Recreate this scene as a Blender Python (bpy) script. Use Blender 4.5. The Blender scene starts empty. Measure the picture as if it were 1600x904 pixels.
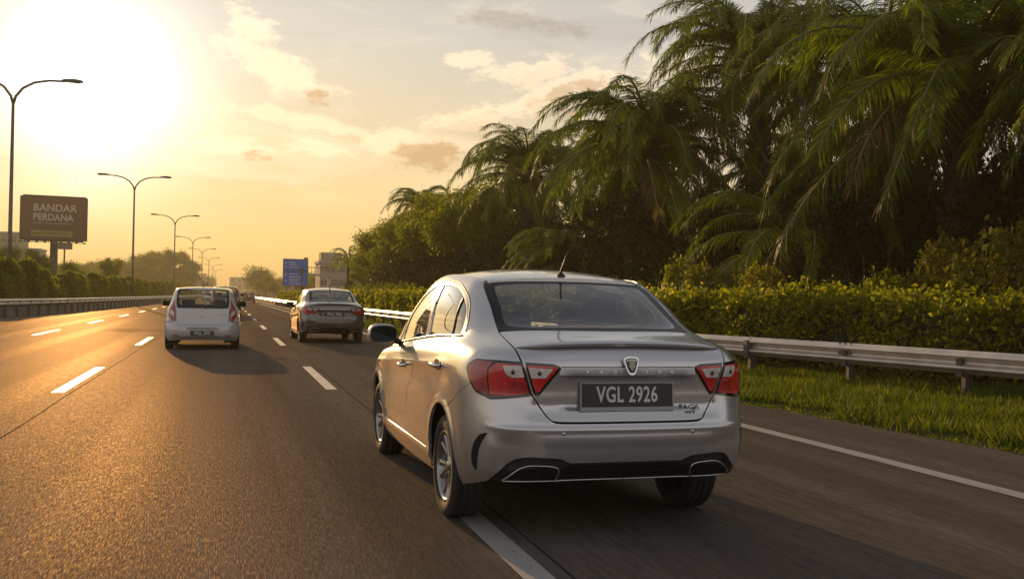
import bpy, bmesh, math, random
import numpy as np
from mathutils import Vector, Matrix, Quaternion
from mathutils.geometry import delaunay_2d_cdt
from mathutils.kdtree import KDTree

scene = bpy.context.scene
COL = scene.collection
rad = math.radians

# ------------------------------------------------------------------ camera
CAM_H = 1.30
YAW, PITCH, ROLL = rad(16.08), rad(0.539), rad(1.1)
F0 = Vector((math.sin(YAW), math.cos(YAW), 0))
R0 = Vector((math.cos(YAW), -math.sin(YAW), 0))
Fw = F0 * math.cos(PITCH) + Vector((0, 0, 1)) * math.sin(PITCH)
U0 = -F0 * math.sin(PITCH) + Vector((0, 0, 1)) * math.cos(PITCH)
Rt = R0 * math.cos(ROLL) + U0 * math.sin(ROLL)
Up = -R0 * math.sin(ROLL) + U0 * math.cos(ROLL)
cam_data = bpy.data.cameras.new("camera")
cam = bpy.data.objects.new("camera", cam_data)
COL.objects.link(cam)
cam.matrix_world = Matrix(((Rt.x, Up.x, -Fw.x, 0), (Rt.y, Up.y, -Fw.y, 0), (Rt.z, Up.z, -Fw.z, CAM_H), (0, 0, 0, 1)))
cam_data.sensor_width = 36.0
cam_data.lens = 36.0 * 1550 / 1600
cam_data.clip_start = 0.05
cam_data.clip_end = 6000
scene.camera = cam

# ------------------------------------------------------------------ light
SUN_AZ, SUN_EL = rad(-7.2), rad(10.6)          # azimuth measured from +Y towards +X
SUN_DIR = Vector((math.sin(SUN_AZ) * math.cos(SUN_EL), math.cos(SUN_AZ) * math.cos(SUN_EL), math.sin(SUN_EL)))
sd = bpy.data.lights.new("sun", 'SUN')
sd.energy = 4.6
sd.angle = rad(0.6)
sd.color = (1.0, 0.60, 0.25)
sun = bpy.data.objects.new("sun", sd)
COL.objects.link(sun)
sun.rotation_euler = SUN_DIR.to_track_quat('Z', 'Y').to_euler()

scene.view_settings.view_transform = 'Standard'
scene.view_settings.look = 'None'
scene.view_settings.exposure = 0.0
scene.view_settings.gamma = 1.0
scene.cycles.use_denoising = True
scene.cycles.max_bounces = 8
scene.cycles.transparent_max_bounces = 12
scene.cycles.volume_bounces = 1
scene.cycles.sample_clamp_indirect = 6.0
scene.cycles.caustics_reflective = False
scene.cycles.caustics_refractive = False


class N:
    """small node-graph writer"""
    def __init__(self, tree):
        self.t = tree
        self.n = tree.nodes
        self.l = tree.links

    def __call__(self, typ, inputs=None, **props):
        nd = self.n.new(typ)
        for k, v in props.items():
            setattr(nd, k, v)
        for k, v in (inputs or {}).items():
            s = nd.inputs[k]
            if isinstance(v, bpy.types.NodeSocket):
                self.l.new(v, s)
            else:
                s.default_value = v
        return nd

    def math(self, op, a, b=None, c=None, clamp=False):
        d = {0: a}
        if b is not None:
            d[1] = b
        if c is not None:
            d[2] = c
        nd = self('ShaderNodeMath', d, operation=op)
        nd.use_clamp = clamp
        return nd.outputs[0]

    def mix(self, f, a, b, blend='MIX'):
        nd = self('ShaderNodeMix', None, data_type='RGBA', blend_type=blend)
        for k, v in ((0, f), (6, a), (7, b)):
            if isinstance(v, bpy.types.NodeSocket):
                self.l.new(v, nd.inputs[k])
            else:
                nd.inputs[k].default_value = v if k == 0 else (tuple(v) + (1,))[:4]
        return nd.outputs[2]

    def ss(self, x, a, b):
        nd = self('ShaderNodeMapRange', {'Value': x, 'From Min': a, 'From Max': b}, interpolation_type='SMOOTHSTEP')
        return nd.outputs[0]

    def noise(self, vec, scale, detail=4, rough=0.55, dist=0.0):
        nd = self('ShaderNodeTexNoise', {'Scale': scale, 'Detail': detail, 'Roughness': rough, 'Distortion': dist})
        if vec is not None:
            self.l.new(vec, nd.inputs['Vector'])
        return nd.outputs[0]

    def ramp(self, f, stops):
        nd = self('ShaderNodeValToRGB')
        self.l.new(f, nd.inputs[0])
        el = nd.color_ramp.elements
        while len(el) < len(stops):
            el.new(0.5)
        for e, (p, c) in zip(el, stops):
            e.position = p
            e.color = (tuple(c) + (1,))[:4]
        return nd.outputs[0]


# ------------------------------------------------------------------ sky
def build_world():
    w = bpy.data.worlds.new("World")
    scene.world = w
    w.use_nodes = True
    w.node_tree.nodes.clear()
    g = N(w.node_tree)
    tc = g('ShaderNodeTexCoord').outputs['Generated']
    sky = g('ShaderNodeTexSky', sky_type='NISHITA', sun_disc=False, sun_elevation=SUN_EL, sun_rotation=SUN_AZ,
            altitude=20, air_density=1.3, dust_density=3.5, ozone_density=1.0)
    sep = g('ShaderNodeSeparateXYZ', {0: tc})
    x, y, z = sep.outputs
    el = g.math('MULTIPLY', g.math('ARCSINE', z), 57.2958)
    az = g.math('MULTIPLY', g.math('ARCTAN2', x, y), 57.2958)
    dt = g('ShaderNodeVectorMath', {0: tc, 1: tuple(SUN_DIR)}, operation='DOT_PRODUCT').outputs['Value']
    gam = g.math('MULTIPLY', g.math('ARCCOSINE', dt), 57.2958)
    # humid evening air: pale cream above, gold towards the horizon, whitening round the sun
    up = g.math('ABSOLUTE', el)
    base = g.ramp(g.math('DIVIDE', up, 90.0), [(0.0, (0.86, 0.50, 0.11)), (0.03, (0.96, 0.64, 0.19)), (0.09, (0.84, 0.64, 0.34)),
                                             (0.16, (0.68, 0.63, 0.53)), (0.26, (0.42, 0.43, 0.43)), (0.5, (0.25, 0.26, 0.28)), (1.0, (0.16, 0.19, 0.23))])
    away = g.ramp(g.math('DIVIDE', up, 90.0), [(0.0, (0.78, 0.70, 0.65)), (0.13, (0.62, 0.62, 0.64)), (0.35, (0.28, 0.30, 0.34)), (1.0, (0.15, 0.18, 0.23))])  # sky away from the sun; unseen horizon band raised to brighten the car rear
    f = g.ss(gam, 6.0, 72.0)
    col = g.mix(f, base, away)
    glow1 = g.math('POWER', 2.71828, g.math('DIVIDE', g.math('MULTIPLY', gam, -1.0), 9.0))
    glow2 = g.math('POWER', 2.71828, g.math('MULTIPLY', g.math('POWER', g.math('DIVIDE', gam, 4.3), 2.0), -1.0))
    gl = g.mix(1.0, (0.32, 0.30, 0.26), g('ShaderNodeCombineColor', {0: glow1, 1: glow1, 2: glow1}).outputs[0], 'MULTIPLY')
    gl2 = g.mix(1.0, (1.15, 1.15, 1.1), g('ShaderNodeCombineColor', {0: glow2, 1: glow2, 2: glow2}).outputs[0], 'MULTIPLY')
    glow = g.mix(1.0, gl, gl2, 'ADD')
    # clouds: ragged ellipses (azimuth, elevation, half width, half height, tilt, lit, shade)
    p = g('ShaderNodeCombineXYZ', {0: az, 1: g.math('MULTIPLY', el, 1.9), 2: 0.0}).outputs[0]
    n1 = g.noise(p, 0.22, 7, 0.62, 0.4)
    n2 = g.noise(p, 0.75, 5, 0.6)
    wob = g.math('SUBTRACT', n1, 0.5)
    wob2 = g.math('SUBTRACT', n2, 0.5)
    n3 = g.noise(p, 2.2, 5, 0.65)
    rag = g.math('ADD', g.math('MULTIPLY', wob, 3.0), g.math('ADD', g.math('MULTIPLY', wob2, 1.6), g.math('MULTIPLY', g.math('SUBTRACT', n3, 0.5), 0.8)))
    lit = None
    dark = None
    for (ca, ce, ha, he, tl, a_l, a_d) in CLOUDS:
        da = g.math('SUBTRACT', az, ca)
        de = g.math('SUBTRACT', g.math('SUBTRACT', el, ce), g.math('MULTIPLY', da, tl))
        q = g.math('SQRT', g.math('ADD', g.math('POWER', g.math('DIVIDE', da, ha), 2.0), g.math('POWER', g.math('DIVIDE', de, he), 2.0)))
        q = g.math('ADD', q, rag)
        m = g.math('SUBTRACT', 1.0, g.ss(q, 0.45, 1.08))
        q2 = g.math('ADD', q, g.math('DIVIDE', de, he * 1.6))
        core = g.math('SUBTRACT', 1.0, g.ss(q2, -0.1, 0.62))
        li = g.math('MULTIPLY', m, a_l)
        dk = g.math('MULTIPLY', core, a_d)
        lit = li if lit is None else g.math('MAXIMUM', lit, li)
        dark = dk if dark is None else g.math('MAXIMUM', dark, dk)
    # broken layer over the rest of the sky, on a plane high above
    zz = g.math('MAXIMUM', z, 0.06)
    pl = g('ShaderNodeCombineXYZ', {0: g.math('DIVIDE', x, zz), 1: g.math('DIVIDE', y, zz), 2: 0.0}).outputs[0]
    nl = g.noise(pl, 0.9, 7, 0.6, 0.6)
    lay = g.math('MULTIPLY', g.ss(nl, 0.50, 0.66), g.ss(el, 16.0, 30.0))
    layd = g.math('MULTIPLY', g.ss(nl, 0.60, 0.78), g.ss(el, 16.0, 30.0))
    # thin veil streaks over the whole sky
    pv = g('ShaderNodeCombineXYZ', {0: g.math('MULTIPLY', az, 0.35), 1: g.math('MULTIPLY', el, 1.3), 2: 3.7}).outputs[0]
    veil = g.ss(g.noise(pv, 0.12, 6, 0.6, 0.8), 0.48, 0.75)
    col = g.mix(g.math('MULTIPLY', veil, 0.22), col, g.mix(0.5, col, (1.0, 0.85, 0.62), 'ADD'))
    pw = g('ShaderNodeCombineXYZ', {0: g.math('MULTIPLY', az, 0.55), 1: g.math('MULTIPLY', el, 2.6), 2: 9.1}).outputs[0]
    wisp = g.math('MULTIPLY', g.ss(g.noise(pw, 0.16, 8, 0.66, 1.2), 0.52, 0.68), g.ss(el, 2.0, 6.0))
    wispd = g.math('MULTIPLY', g.ss(g.noise(pw, 0.11, 7, 0.62, 0.8), 0.54, 0.72), g.ss(el, 3.0, 8.0))
    col = g.mix(g.math('MULTIPLY', wispd, 0.55), col, g.mix(1.0, col, (0.80, 0.79, 0.82), 'MULTIPLY'))
    col = g.mix(g.math('MULTIPLY', wisp, 0.45), col, g.mix(0.5, col, (1.15, 0.98, 0.74)))
    col = g.mix(1.0, col, glow, 'ADD')
    litc = g.mix(1.0, g.mix(0.55, col, (1.12, 0.88, 0.60)), g.mix(1.0, col, (0.22, 0.20, 0.16), 'MULTIPLY'), 'ADD')
    col = g.mix(lit, col, litc)
    drk = g.mix(1.0, col, (0.66, 0.56, 0.46), 'MULTIPLY')
    col = g.mix(dark, col, drk)
    col = g.mix(lay, col, g.mix(1.0, col, (1.55, 1.42, 1.30), 'MULTIPLY'))
    col = g.mix(layd, col, g.mix(1.0, col, (0.72, 0.70, 0.72), 'MULTIPLY'))
    nish = g.mix(1.0, sky.outputs[0], (0.02, 0.02, 0.02), 'MULTIPLY')
    tot = g.mix(0.08, col, g.mix(1.0, col, nish, 'ADD'))
    bg = g('ShaderNodeBackground', {'Color': tot, 'Strength': 1.0})
    out = g('ShaderNodeOutputWorld', {0: bg.outputs[0]})


CLOUDS = [(1.2, 14.6, 2.0, 1.1, -0.45, 1.0, 0.0), (2.6, 12.6, 2.4, 1.5, -0.35, 1.0, 0.0), (4.6, 11.3, 1.5, 0.6, 0.1, 0.7, 0.9),
          (4.5, 9.7, 5.0, 0.5, -0.16, 0.8, 0.0), (-0.6, 8.2, 2.4, 0.7, 0.0, 0.9, 0.0), (1.4, 7.9, 1.2, 0.5, 0.1, 0.5, 0.9),
          (5.2, 8.2, 2.4, 0.65, -0.1, 0.8, 0.0), (11.3, 8.5, 3.3, 0.9, 0.03, 0.5, 0.95), (8.6, 8.8, 2.2, 0.8, 0.05, 0.9, 0.0),
          (13.3, 13.6, 1.6, 0.5, 0.1, 0.9, 0.0), (15.0, 10.7, 4.0, 1.0, 0.14, 1.0, 0.5), (19.0, 11.9, 4.8, 1.3, 0.25, 0.9, 0.8),
          (17.5, 13.0, 3.4, 0.9, 0.15, 0.9, 0.2), (25.0, 13.2, 4.0, 1.1, 0.2, 0.9, 0.7), (-7.6, 8.3, 2.3, 0.55, 0.05, 0.2, 1.0), (-4.0, 8.8, 4.5, 0.6, -0.1, 0.7, 0.0),
          (-12.3, 7.0, 2.6, 1.8, 0.0, 0.0, 0.35), (-19.0, 7.5, 4.0, 2.0, 0.0, 0.1, 0.35), (9.5, 17.2, 2.2, 0.5, 0.0, 0.7, 0.0), (16.0, 16.0, 5.0, 0.7, -0.1, 0.0, 0.5),
          (-30, 12, 7, 2, 0.1, 0.5, 0.6), (-50, 9, 9, 2.2, 0.0, 0.4, 0.5), (45, 12, 8, 2, 0.1, 0.6, 0.5), (70, 20, 12, 3, 0.1, 0.5, 0.4)]
build_world()
# ------------------------------------------------------------------ helpers
def hexc(s):
    return tuple(((int(s[i:i + 2], 16) / 255) ** 2.2) for i in (0, 2, 4))


def tag(o, label=None, cat=None, group=None, kind=None):
    if label:
        o['label'] = label
    if cat:
        o['category'] = cat
    if group:
        o['group'] = group
    if kind:
        o['kind'] = kind
    return o


def empty(name, loc=(0, 0, 0), rz=0.0, label=None, cat=None, group=None):
    o = bpy.data.objects.new(name, None)
    COL.objects.link(o)
    o.location = loc
    o.rotation_euler = (0, 0, rz)
    o.empty_display_size = 0.2
    return tag(o, label, cat, group)


def link(name, me, parent=None, mat=None, loc=None, rot=None, scale=None):
    o = bpy.data.objects.new(name, me)
    COL.objects.link(o)
    if parent is not None:
        o.parent = parent
    if mat is not None and not me.materials:
        me.materials.append(mat)
    if loc is not None:
        o.location = loc
    if rot is not None:
        o.rotation_euler = rot
    if scale is not None:
        o.scale = scale
    return o


def copy_tree(o, parent=None, skip=()):
    c = o.copy()
    COL.objects.link(c)
    c.parent = parent
    for ch in list(o.children):
        if ch.name.split('.')[0] in skip:
            continue
        copy_tree(ch, c, skip)
    return c


def mesh_np(name, V, F, smooth=True, mat=None, mats=None):
    me = bpy.data.meshes.new(name)
    me.from_pydata([tuple(v) for v in V], [], [tuple(f) for f in F])
    if smooth:
        me.polygons.foreach_set('use_smooth', [True] * len(me.polygons))
    if mat:
        me.materials.append(mat)
    me.update()
    return me


def quads_mesh(name, V, nq, k=4, mat=None, smooth=False):
    """V: (nq*k,3) array, one face per k vertices, fast"""
    V = np.asarray(V, dtype=np.float32)
    me = bpy.data.meshes.new(name)
    me.vertices.add(nq * k)
    me.vertices.foreach_set('co', V.ravel())
    me.loops.add(nq * k)
    me.loops.foreach_set('vertex_index', np.arange(nq * k, dtype=np.int32))
    me.polygons.add(nq)
    me.polygons.foreach_set('loop_start', np.arange(0, nq * k, k, dtype=np.int32))
    me.polygons.foreach_set('loop_total', np.full(nq, k, dtype=np.int32))
    if smooth:
        me.polygons.foreach_set('use_smooth', np.ones(nq, dtype=bool))
    me.update(calc_edges=True)
    if mat:
        me.materials.append(mat)
    return me


def fast_mesh(name, V, F, mat=None, smooth=False):
    V = np.asarray(V, dtype=np.float32)
    F = np.asarray(F, dtype=np.int32)
    n, k = F.shape
    me = bpy.data.meshes.new(name)
    me.vertices.add(len(V))
    me.vertices.foreach_set('co', V.ravel())
    me.loops.add(n * k)
    me.loops.foreach_set('vertex_index', F.ravel())
    me.polygons.add(n)
    me.polygons.foreach_set('loop_start', np.arange(0, n * k, k, dtype=np.int32))
    me.polygons.foreach_set('loop_total', np.full(n, k, dtype=np.int32))
    if smooth:
        me.polygons.foreach_set('use_smooth', np.ones(n, dtype=bool))
    me.update(calc_edges=True)
    if mat:
        me.materials.append(mat)
    return me


class MB:
    """collects simple solids into one mesh"""
    def __init__(self):
        self.V = []
        self.F = []
        self.S = []

    def add(self, V, F, smooth=False):
        b = len(self.V)
        self.V += [tuple(v) for v in V]
        self.F += [tuple(b + i for i in f) for f in F]
        self.S += [smooth] * len(F)
        return self

    def box(self, x0, x1, y0, y1, z0, z1, bev=0.0):
        if bev <= 0:
            V = [(x, y, z) for z in (z0, z1) for y in (y0, y1) for x in (x0, x1)]
            return self.add(V, [(0, 2, 3, 1), (4, 5, 7, 6), (0, 1, 5, 4), (2, 6, 7, 3), (0, 4, 6, 2), (1, 3, 7, 5)])
        bm = bmesh.new()
        bmesh.ops.create_cube(bm, size=1)
        for v in bm.verts:
            v.co = Vector(((x0 + x1) / 2 + v.co.x * (x1 - x0), (y0 + y1) / 2 + v.co.y * (y1 - y0), (z0 + z1) / 2 + v.co.z * (z1 - z0)))
        bmesh.ops.bevel(bm, geom=bm.edges[:], offset=bev, segments=2, affect='EDGES', profile=0.5)
        bm.verts.index_update()
        self.add([v.co[:] for v in bm.verts], [[v.index for v in f.verts] for f in bm.faces])
        bm.free()
        return self

    def tube(self, pts, radii, n=10, cap=True, smooth=True):
        pts = [Vector(p) for p in pts]
        if not hasattr(radii, '__len__'):
            radii = [radii] * len(pts)
        V, F = [], []
        up = None
        for i, p in enumerate(pts):
            d = (pts[min(i + 1, len(pts) - 1)] - pts[max(i - 1, 0)]).normalized()
            if up is None:
                up = d.orthogonal().normalized()
            up = (up - d * up.dot(d)).normalized()
            s = d.cross(up)
            for k in range(n):
                a = 2 * math.pi * k / n
                V.append(p + (up * math.cos(a) + s * math.sin(a)) * radii[i])
        for i in range(len(pts) - 1):
            for k in range(n):
                a, b = i * n + k, i * n + (k + 1) % n
                F.append((a, b, b + n, a + n))
        self.add(V, F, smooth)
        if cap:
            b = len(self.V) - len(V)
            self.F.append(tuple(b + k for k in reversed(range(n))))
            self.F.append(tuple(b + (len(pts) - 1) * n + k for k in range(n)))
            self.S += [False, False]
        return self

    def lathe(self, prof, n=24, axis='Z', origin=(0, 0, 0), smooth=True, arc=None):
        """prof: list of (r, h)"""
        V, F = [], []
        ox, oy, oz = origin
        for k in range(n):
            a = 2 * math.pi * k / n
            c, s = math.cos(a), math.sin(a)
            for r, h in prof:
                if axis == 'Z':
                    V.append((ox + r * c, oy + r * s, oz + h))
                elif axis == 'X':
                    V.append((ox + h, oy + r * c, oz + r * s))
                else:
                    V.append((ox + r * c, oy + h, oz + r * s))
        m = len(prof)
        for k in range(n):
            for i in range(m - 1):
                a, b = k * m + i, ((k + 1) % n) * m + i
                F.append((a, b, b + 1, a + 1) if axis != 'Y' else (a, a + 1, b + 1, b))
        return self.add(V, F, smooth)

    def prism(self, pts, axis, a, b, smooth=False):
        """pts 2D outline extruded along axis from a to b"""
        n = len(pts)
        def mk(p, t):
            return {'X': (t, p[0], p[1]), 'Y': (p[0], t, p[1]), 'Z': (p[0], p[1], t)}[axis]
        V = [mk(p, a) for p in pts] + [mk(p, b) for p in pts]
        F = [tuple(range(n)), tuple(reversed(range(n, 2 * n)))]
        F += [(i, i + n, (i + 1) % n + n, (i + 1) % n) for i in range(n)]
        return self.add(V, F, smooth)

    def mesh(self, name, mat=None, fix=True):
        me = bpy.data.meshes.new(name)
        me.from_pydata(self.V, [], self.F)
        me.polygons.foreach_set('use_smooth', self.S)
        if fix:
            bm = bmesh.new()
            bm.from_mesh(me)
            bmesh.ops.recalc_face_normals(bm, faces=bm.faces[:])
            bm.to_mesh(me)
            bm.free()
        if mat:
            me.materials.append(mat)
        me.update()
        return me

    def build(self, name, mat=None, parent=None, **kw):
        return link(name, self.mesh(name, mat), parent, None, **kw)


def text_mesh(txt, size, depth=0.002, sx=1.0, spacing=1.0, align='CENTER', bold=0.0):
    cu = bpy.data.curves.new('letters', 'FONT')
    cu.body = txt
    cu.size = size
    cu.extrude = depth
    cu.offset = bold
    cu.align_x = align
    cu.align_y = 'CENTER'
    cu.space_character = spacing
    cu.resolution_u = 3
    o = bpy.data.objects.new('letters', cu)
    COL.objects.link(o)
    dg = bpy.context.evaluated_depsgraph_get()
    dg.update()
    me = bpy.data.meshes.new_from_object(o.evaluated_get(dg))
    bpy.data.objects.remove(o)
    bpy.data.curves.remove(cu)
    me.transform(Matrix.Diagonal((sx, 1, 1, 1)))
    # text plane XY -> XZ facing -Y
    me.transform(Matrix.Rotation(rad(90), 4, 'X'))
    return me


# ------------------------------------------------------------------ materials
MATS = {}


def mat_new(name):
    m = bpy.data.materials.new(name)
    m.use_nodes = True
    m.node_tree.nodes.clear()
    g = N(m.node_tree)
    MATS[name] = m
    return m, g


def principled(g, disp=None, **kw):
    b = g('ShaderNodeBsdfPrincipled', kw.get('ins'))
    out = g('ShaderNodeOutputMaterial', {0: b.outputs[0]})
    return b, out


def simple(name, col, rough=0.5, metal=0.0, coat=0.0, noise=0.0, nscale=8.0, bump=0.0, spec=0.5, emit=None, emit_s=0.0):
    m, g = mat_new(name)
    ins = {'Base Color': tuple(col) + (1,), 'Roughness': rough, 'Metallic': metal, 'Coat Weight': coat, 'Coat Roughness': 0.05,
           'Specular IOR Level': spec}
    if noise > 0 or bump > 0:
        co = g('ShaderNodeTexCoord').outputs['Object']
        n = g.noise(co, nscale, 5)
        if noise > 0:
            k = tuple(c * (1 - noise) for c in col)
            k2 = tuple(min(1, c * (1 + noise)) for c in col)
            ins['Base Color'] = g.mix(g.ss(n, 0.3, 0.7), k, k2)
            ins['Roughness'] = g.math('ADD', g.math('MULTIPLY', n, 0.25), max(0, rough - 0.12))
        if bump > 0:
            ins['Normal'] = g('ShaderNodeBump', {'Height': g.noise(co, nscale * 4, 4), 'Strength': bump, 'Distance': 0.02}).outputs[0]
    if emit:
        ins['Emission Color'] = tuple(emit) + (1,)
        ins['Emission Strength'] = emit_s
    principled(g, ins=ins)
    return m


def paint(name, col, metal=0.75, rough=0.32, flake=0.06):
    m, g = mat_new(name)
    co = g('ShaderNodeTexCoord').outputs['Object']
    n = g.noise(co, 900.0, 1)
    dirt = g.noise(co, 3.0, 5, 0.6)
    low = g.ss(g('ShaderNodeSeparateXYZ', {0: co}).outputs[2], 0.75, 0.2)
    c = g.mix(g.math('MULTIPLY', g.math('MULTIPLY', low, dirt), 0.35), col, (0.10, 0.085, 0.07))
    r = g.math('ADD', g.math('MULTIPLY', n, flake), rough)
    r = g.math('ADD', r, g.math('MULTIPLY', g.math('MULTIPLY', low, dirt), 0.2))
    b, o = principled(g, ins={'Base Color': c, 'Metallic': metal, 'Roughness': r, 'Coat Weight': 1.0, 'Coat Roughness': 0.035, 'Coat IOR': 1.5})
    return m


def glass_mat(name, tint, through=0.5, rough=0.0, spec_boost=1.0):
    """thin tinted car glass"""
    m, g = mat_new(name)
    fc = g('ShaderNodeLayerWeight', {'Blend': 0.5}).outputs['Facing']
    fr = g.math('ADD', g.math('MULTIPLY', g.math('POWER', fc, 5.0), 0.96), 0.04)
    tr = g('ShaderNodeBsdfTransparent', {'Color': tuple(c * through for c in tint) + (1,)})
    gl = g('ShaderNodeBsdfGlossy', {'Color': (1, 1, 1, 1), 'Roughness': rough})
    f = g.math('MINIMUM', g.math('MULTIPLY', fr, spec_boost), 1.0)
    mx = g('ShaderNodeMixShader', {0: f, 1: tr.outputs[0], 2: gl.outputs[0]})
    g('ShaderNodeOutputMaterial', {0: mx.outputs[0]})
    return m


simple('black_plastic', (0.018, 0.018, 0.020), 0.45, noise=0.25, nscale=20)
simple('gloss_black', (0.01, 0.01, 0.012), 0.12)
simple('rubber', (0.018, 0.017, 0.017), 0.75, noise=0.3, nscale=12)
simple('dark_void', (0.006, 0.006, 0.006), 0.95)
simple('chrome', (0.80, 0.78, 0.74), 0.12, 1.0)
simple('satin_chrome', (0.62, 0.61, 0.60), 0.25, 1.0)
simple('alloy', (0.34, 0.33, 0.32), 0.30, 0.9, coat=0.3)
simple('interior', (0.035, 0.033, 0.032), 0.8, noise=0.2)
simple('seat_fabric', (0.06, 0.058, 0.056), 0.9, noise=0.2, nscale=40)
simple('plate_black', (0.012, 0.014, 0.014), 0.3)
simple('plate_white', (0.62, 0.62, 0.62), 0.45)
simple('lamp_dark_red', (0.16, 0.004, 0.006), 0.15, coat=1.0)
simple('lamp_black', (0.012, 0.004, 0.005), 0.1, coat=1.0)
simple('exhaust_dark', (0.02, 0.02, 0.02), 0.5, 0.6)
simple('gold_metal', (0.55, 0.42, 0.22), 0.3, 1.0)
simple('galvanised', (0.62, 0.55, 0.48), 0.46, 0.7, noise=0.12, nscale=3, bump=0.1)
simple('galv_post', (0.11, 0.10, 0.09), 0.7, 0.3, noise=0.2, nscale=6)
simple('pole_paint', (0.16, 0.14, 0.12), 0.5, 0.4, noise=0.15, nscale=2)
simple('lamp_lens', (0.8, 0.6, 0.3), 0.15, coat=0.6)
simple('concrete', (0.24, 0.22, 0.19), 0.9, noise=0.3, nscale=1.7, bump=0.4)
simple('white_line_text', (0.5, 0.42, 0.36), 0.6)
# ------------------------------------------------------------------ car body master surface
class Master:
    """half car body as one smooth sheet: columns run round the plan from rear centre to front centre,
    rows run from the sill up to the roof ditch"""
    def __init__(self, X, Y, Z, disp=None, iters=3, damp=0.8):
        T = np.stack([np.array(X, float), np.array(Y, float), np.array(Z, float)], -1)  # rows, cols, 3
        self.nr, self.nc = T.shape[:2]
        P = T.copy()
        self.disp = None
        for _ in range(iters):
            self.P = P
            P = P + damp * (T - self._knots())
        self.P = P
        self.disp = disp
        self._table()

    def _ext(self):
        P = self.P
        m = np.array([-1, 1, 1])
        P = np.concatenate([(P[:, 1:2] * m), P, (P[:, -2:-1] * m)], 1)
        a = 2 * P[0:1] - P[1:2]
        b = 2 * P[-1:] - P[-2:-1]
        return np.concatenate([a, P, b], 0)

    def _knots(self):
        E = self._ext()
        A = (E[:, :-2] + 4 * E[:, 1:-1] + E[:, 2:]) / 6
        return (A[:-2] + 4 * A[1:-1] + A[2:]) / 6

    def base(self, u, v):
        u = np.asarray(u, float)
        v = np.asarray(v, float)
        sg = np.where(u < 0, -1.0, 1.0)
        u = np.clip(np.abs(u), 0, self.nc - 1 - 1e-9)
        v = np.clip(v, 0, self.nr - 1 - 1e-9)
        i, j = np.floor(u).astype(int), np.floor(v).astype(int)
        s, t = u - i, v - j
        E = self._ext()
        def B(t):
            return [(1 - t) ** 3 / 6, (3 * t ** 3 - 6 * t ** 2 + 4) / 6, (-3 * t ** 3 + 3 * t ** 2 + 3 * t + 1) / 6, t ** 3 / 6]
        bu, bv = B(s), B(t)
        out = 0
        for a in range(4):
            for b in range(4):
                out = out + (bv[a] * bu[b])[..., None] * E[j + a, i + b]
        out = out * np.stack([sg, np.ones_like(sg), np.ones_like(sg)], -1)
        return out

    def _bn(self, u, v, h=2e-3):
        du = self.base(u + h, v) - self.base(u - h, v)
        v1, v0 = np.minimum(v + h, self.nr - 1), np.maximum(v - h, 0)
        dv = self.base(u, v1) - self.base(u, v0)
        n = np.cross(du, dv)
        return n / (np.linalg.norm(n, axis=-1, keepdims=True) + 1e-12)

    def pos(self, u, v):
        p = self.base(u, v)
        if self.disp is None:
            return p
        n = self._bn(u, v) * self.sgn
        return p + n * self.disp(p)[..., None]

    def ev(self, u, v, h=4e-3):
        u = np.asarray(u, float)
        v = np.asarray(v, float)
        p = self.pos(u, v)
        du = self.pos(u + h, v) - self.pos(u - h, v)
        v1, v0 = np.minimum(v + h, self.nr - 1), np.maximum(v - h, 0)
        dv = self.pos(u, v1) - self.pos(u, v0)
        n = np.cross(du, dv) * self.sgn
        n = n / (np.linalg.norm(n, axis=-1, keepdims=True) + 1e-12)
        return p, n

    def _table(self):
        # orientation: outward normal on the side must have +x
        self.sgn = 1.0
        n = self._bn(np.array([(self.nc - 1) * 0.6]), np.array([3.0]))
        self.sgn = 1.0 if n[0, 0] > 0 else -1.0
        uu = np.linspace(0, self.nc - 1, (self.nc - 1) * 14 + 1)
        vv = np.linspace(0, self.nr - 1, (self.nr - 1) * 12 + 1)
        U, V = np.meshgrid(uu, vv)
        self.tU, self.tV = U.ravel(), V.ravel()
        self.tP = self.base(self.tU, self.tV)

    def find(self, kind, a, b, c=0.0):
        """uv of a point given as S (y,z) side view, R (x,z) rear view, T (x,y) from above, P (x,y,z)"""
        idx = {'S': (1, 2), 'R': (0, 2), 'T': (0, 1), 'P': (0, 1, 2), 'F': (0, 2)}[kind]
        tgt = np.array([a, b, c] if kind == 'P' else [a, b])
        ok = np.ones(len(self.tU), bool)
        if kind == 'S':
            ok = self.tU >= 3.7
            ok &= self.tU <= self.nc - 2.6
        elif kind == 'R':
            ok = self.tU <= 4.7
        elif kind == 'F':
            ok = self.tU >= self.nc - 3
        elif kind == 'T':
            ok = self.tV >= self.deck_row - 0.2
        d = ((self.tP[:, idx] - tgt) ** 2).sum(1) + np.where(ok, 0, 1e3)
        k = int(d.argmin())
        u, v = self.tU[k], self.tV[k]
        for _ in range(6):
            h = 1e-3
            p = self.base(np.array([u]), np.array([v]))[0][list(idx)]
            pu = (self.base(np.array([u + h]), np.array([v]))[0][list(idx)] - p) / h
            pv = (self.base(np.array([u]), np.array([v + (h if v + h < self.nr - 1 else -h)]))[0][list(idx)] - p) / (h if v + h < self.nr - 1 else -h)
            J = np.stack([pu, pv], 1)
            try:
                s, *_ = np.linalg.lstsq(J, tgt - p, rcond=None)
            except Exception:
                break
            s = np.clip(s, -0.15, 0.15)
            u = float(np.clip(u + s[0], -0.02 if abs(a) < 0.02 else 0, self.nc - 1))
            v = float(np.clip(v + s[1], 0, self.nr - 1))
        return u, v

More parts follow.
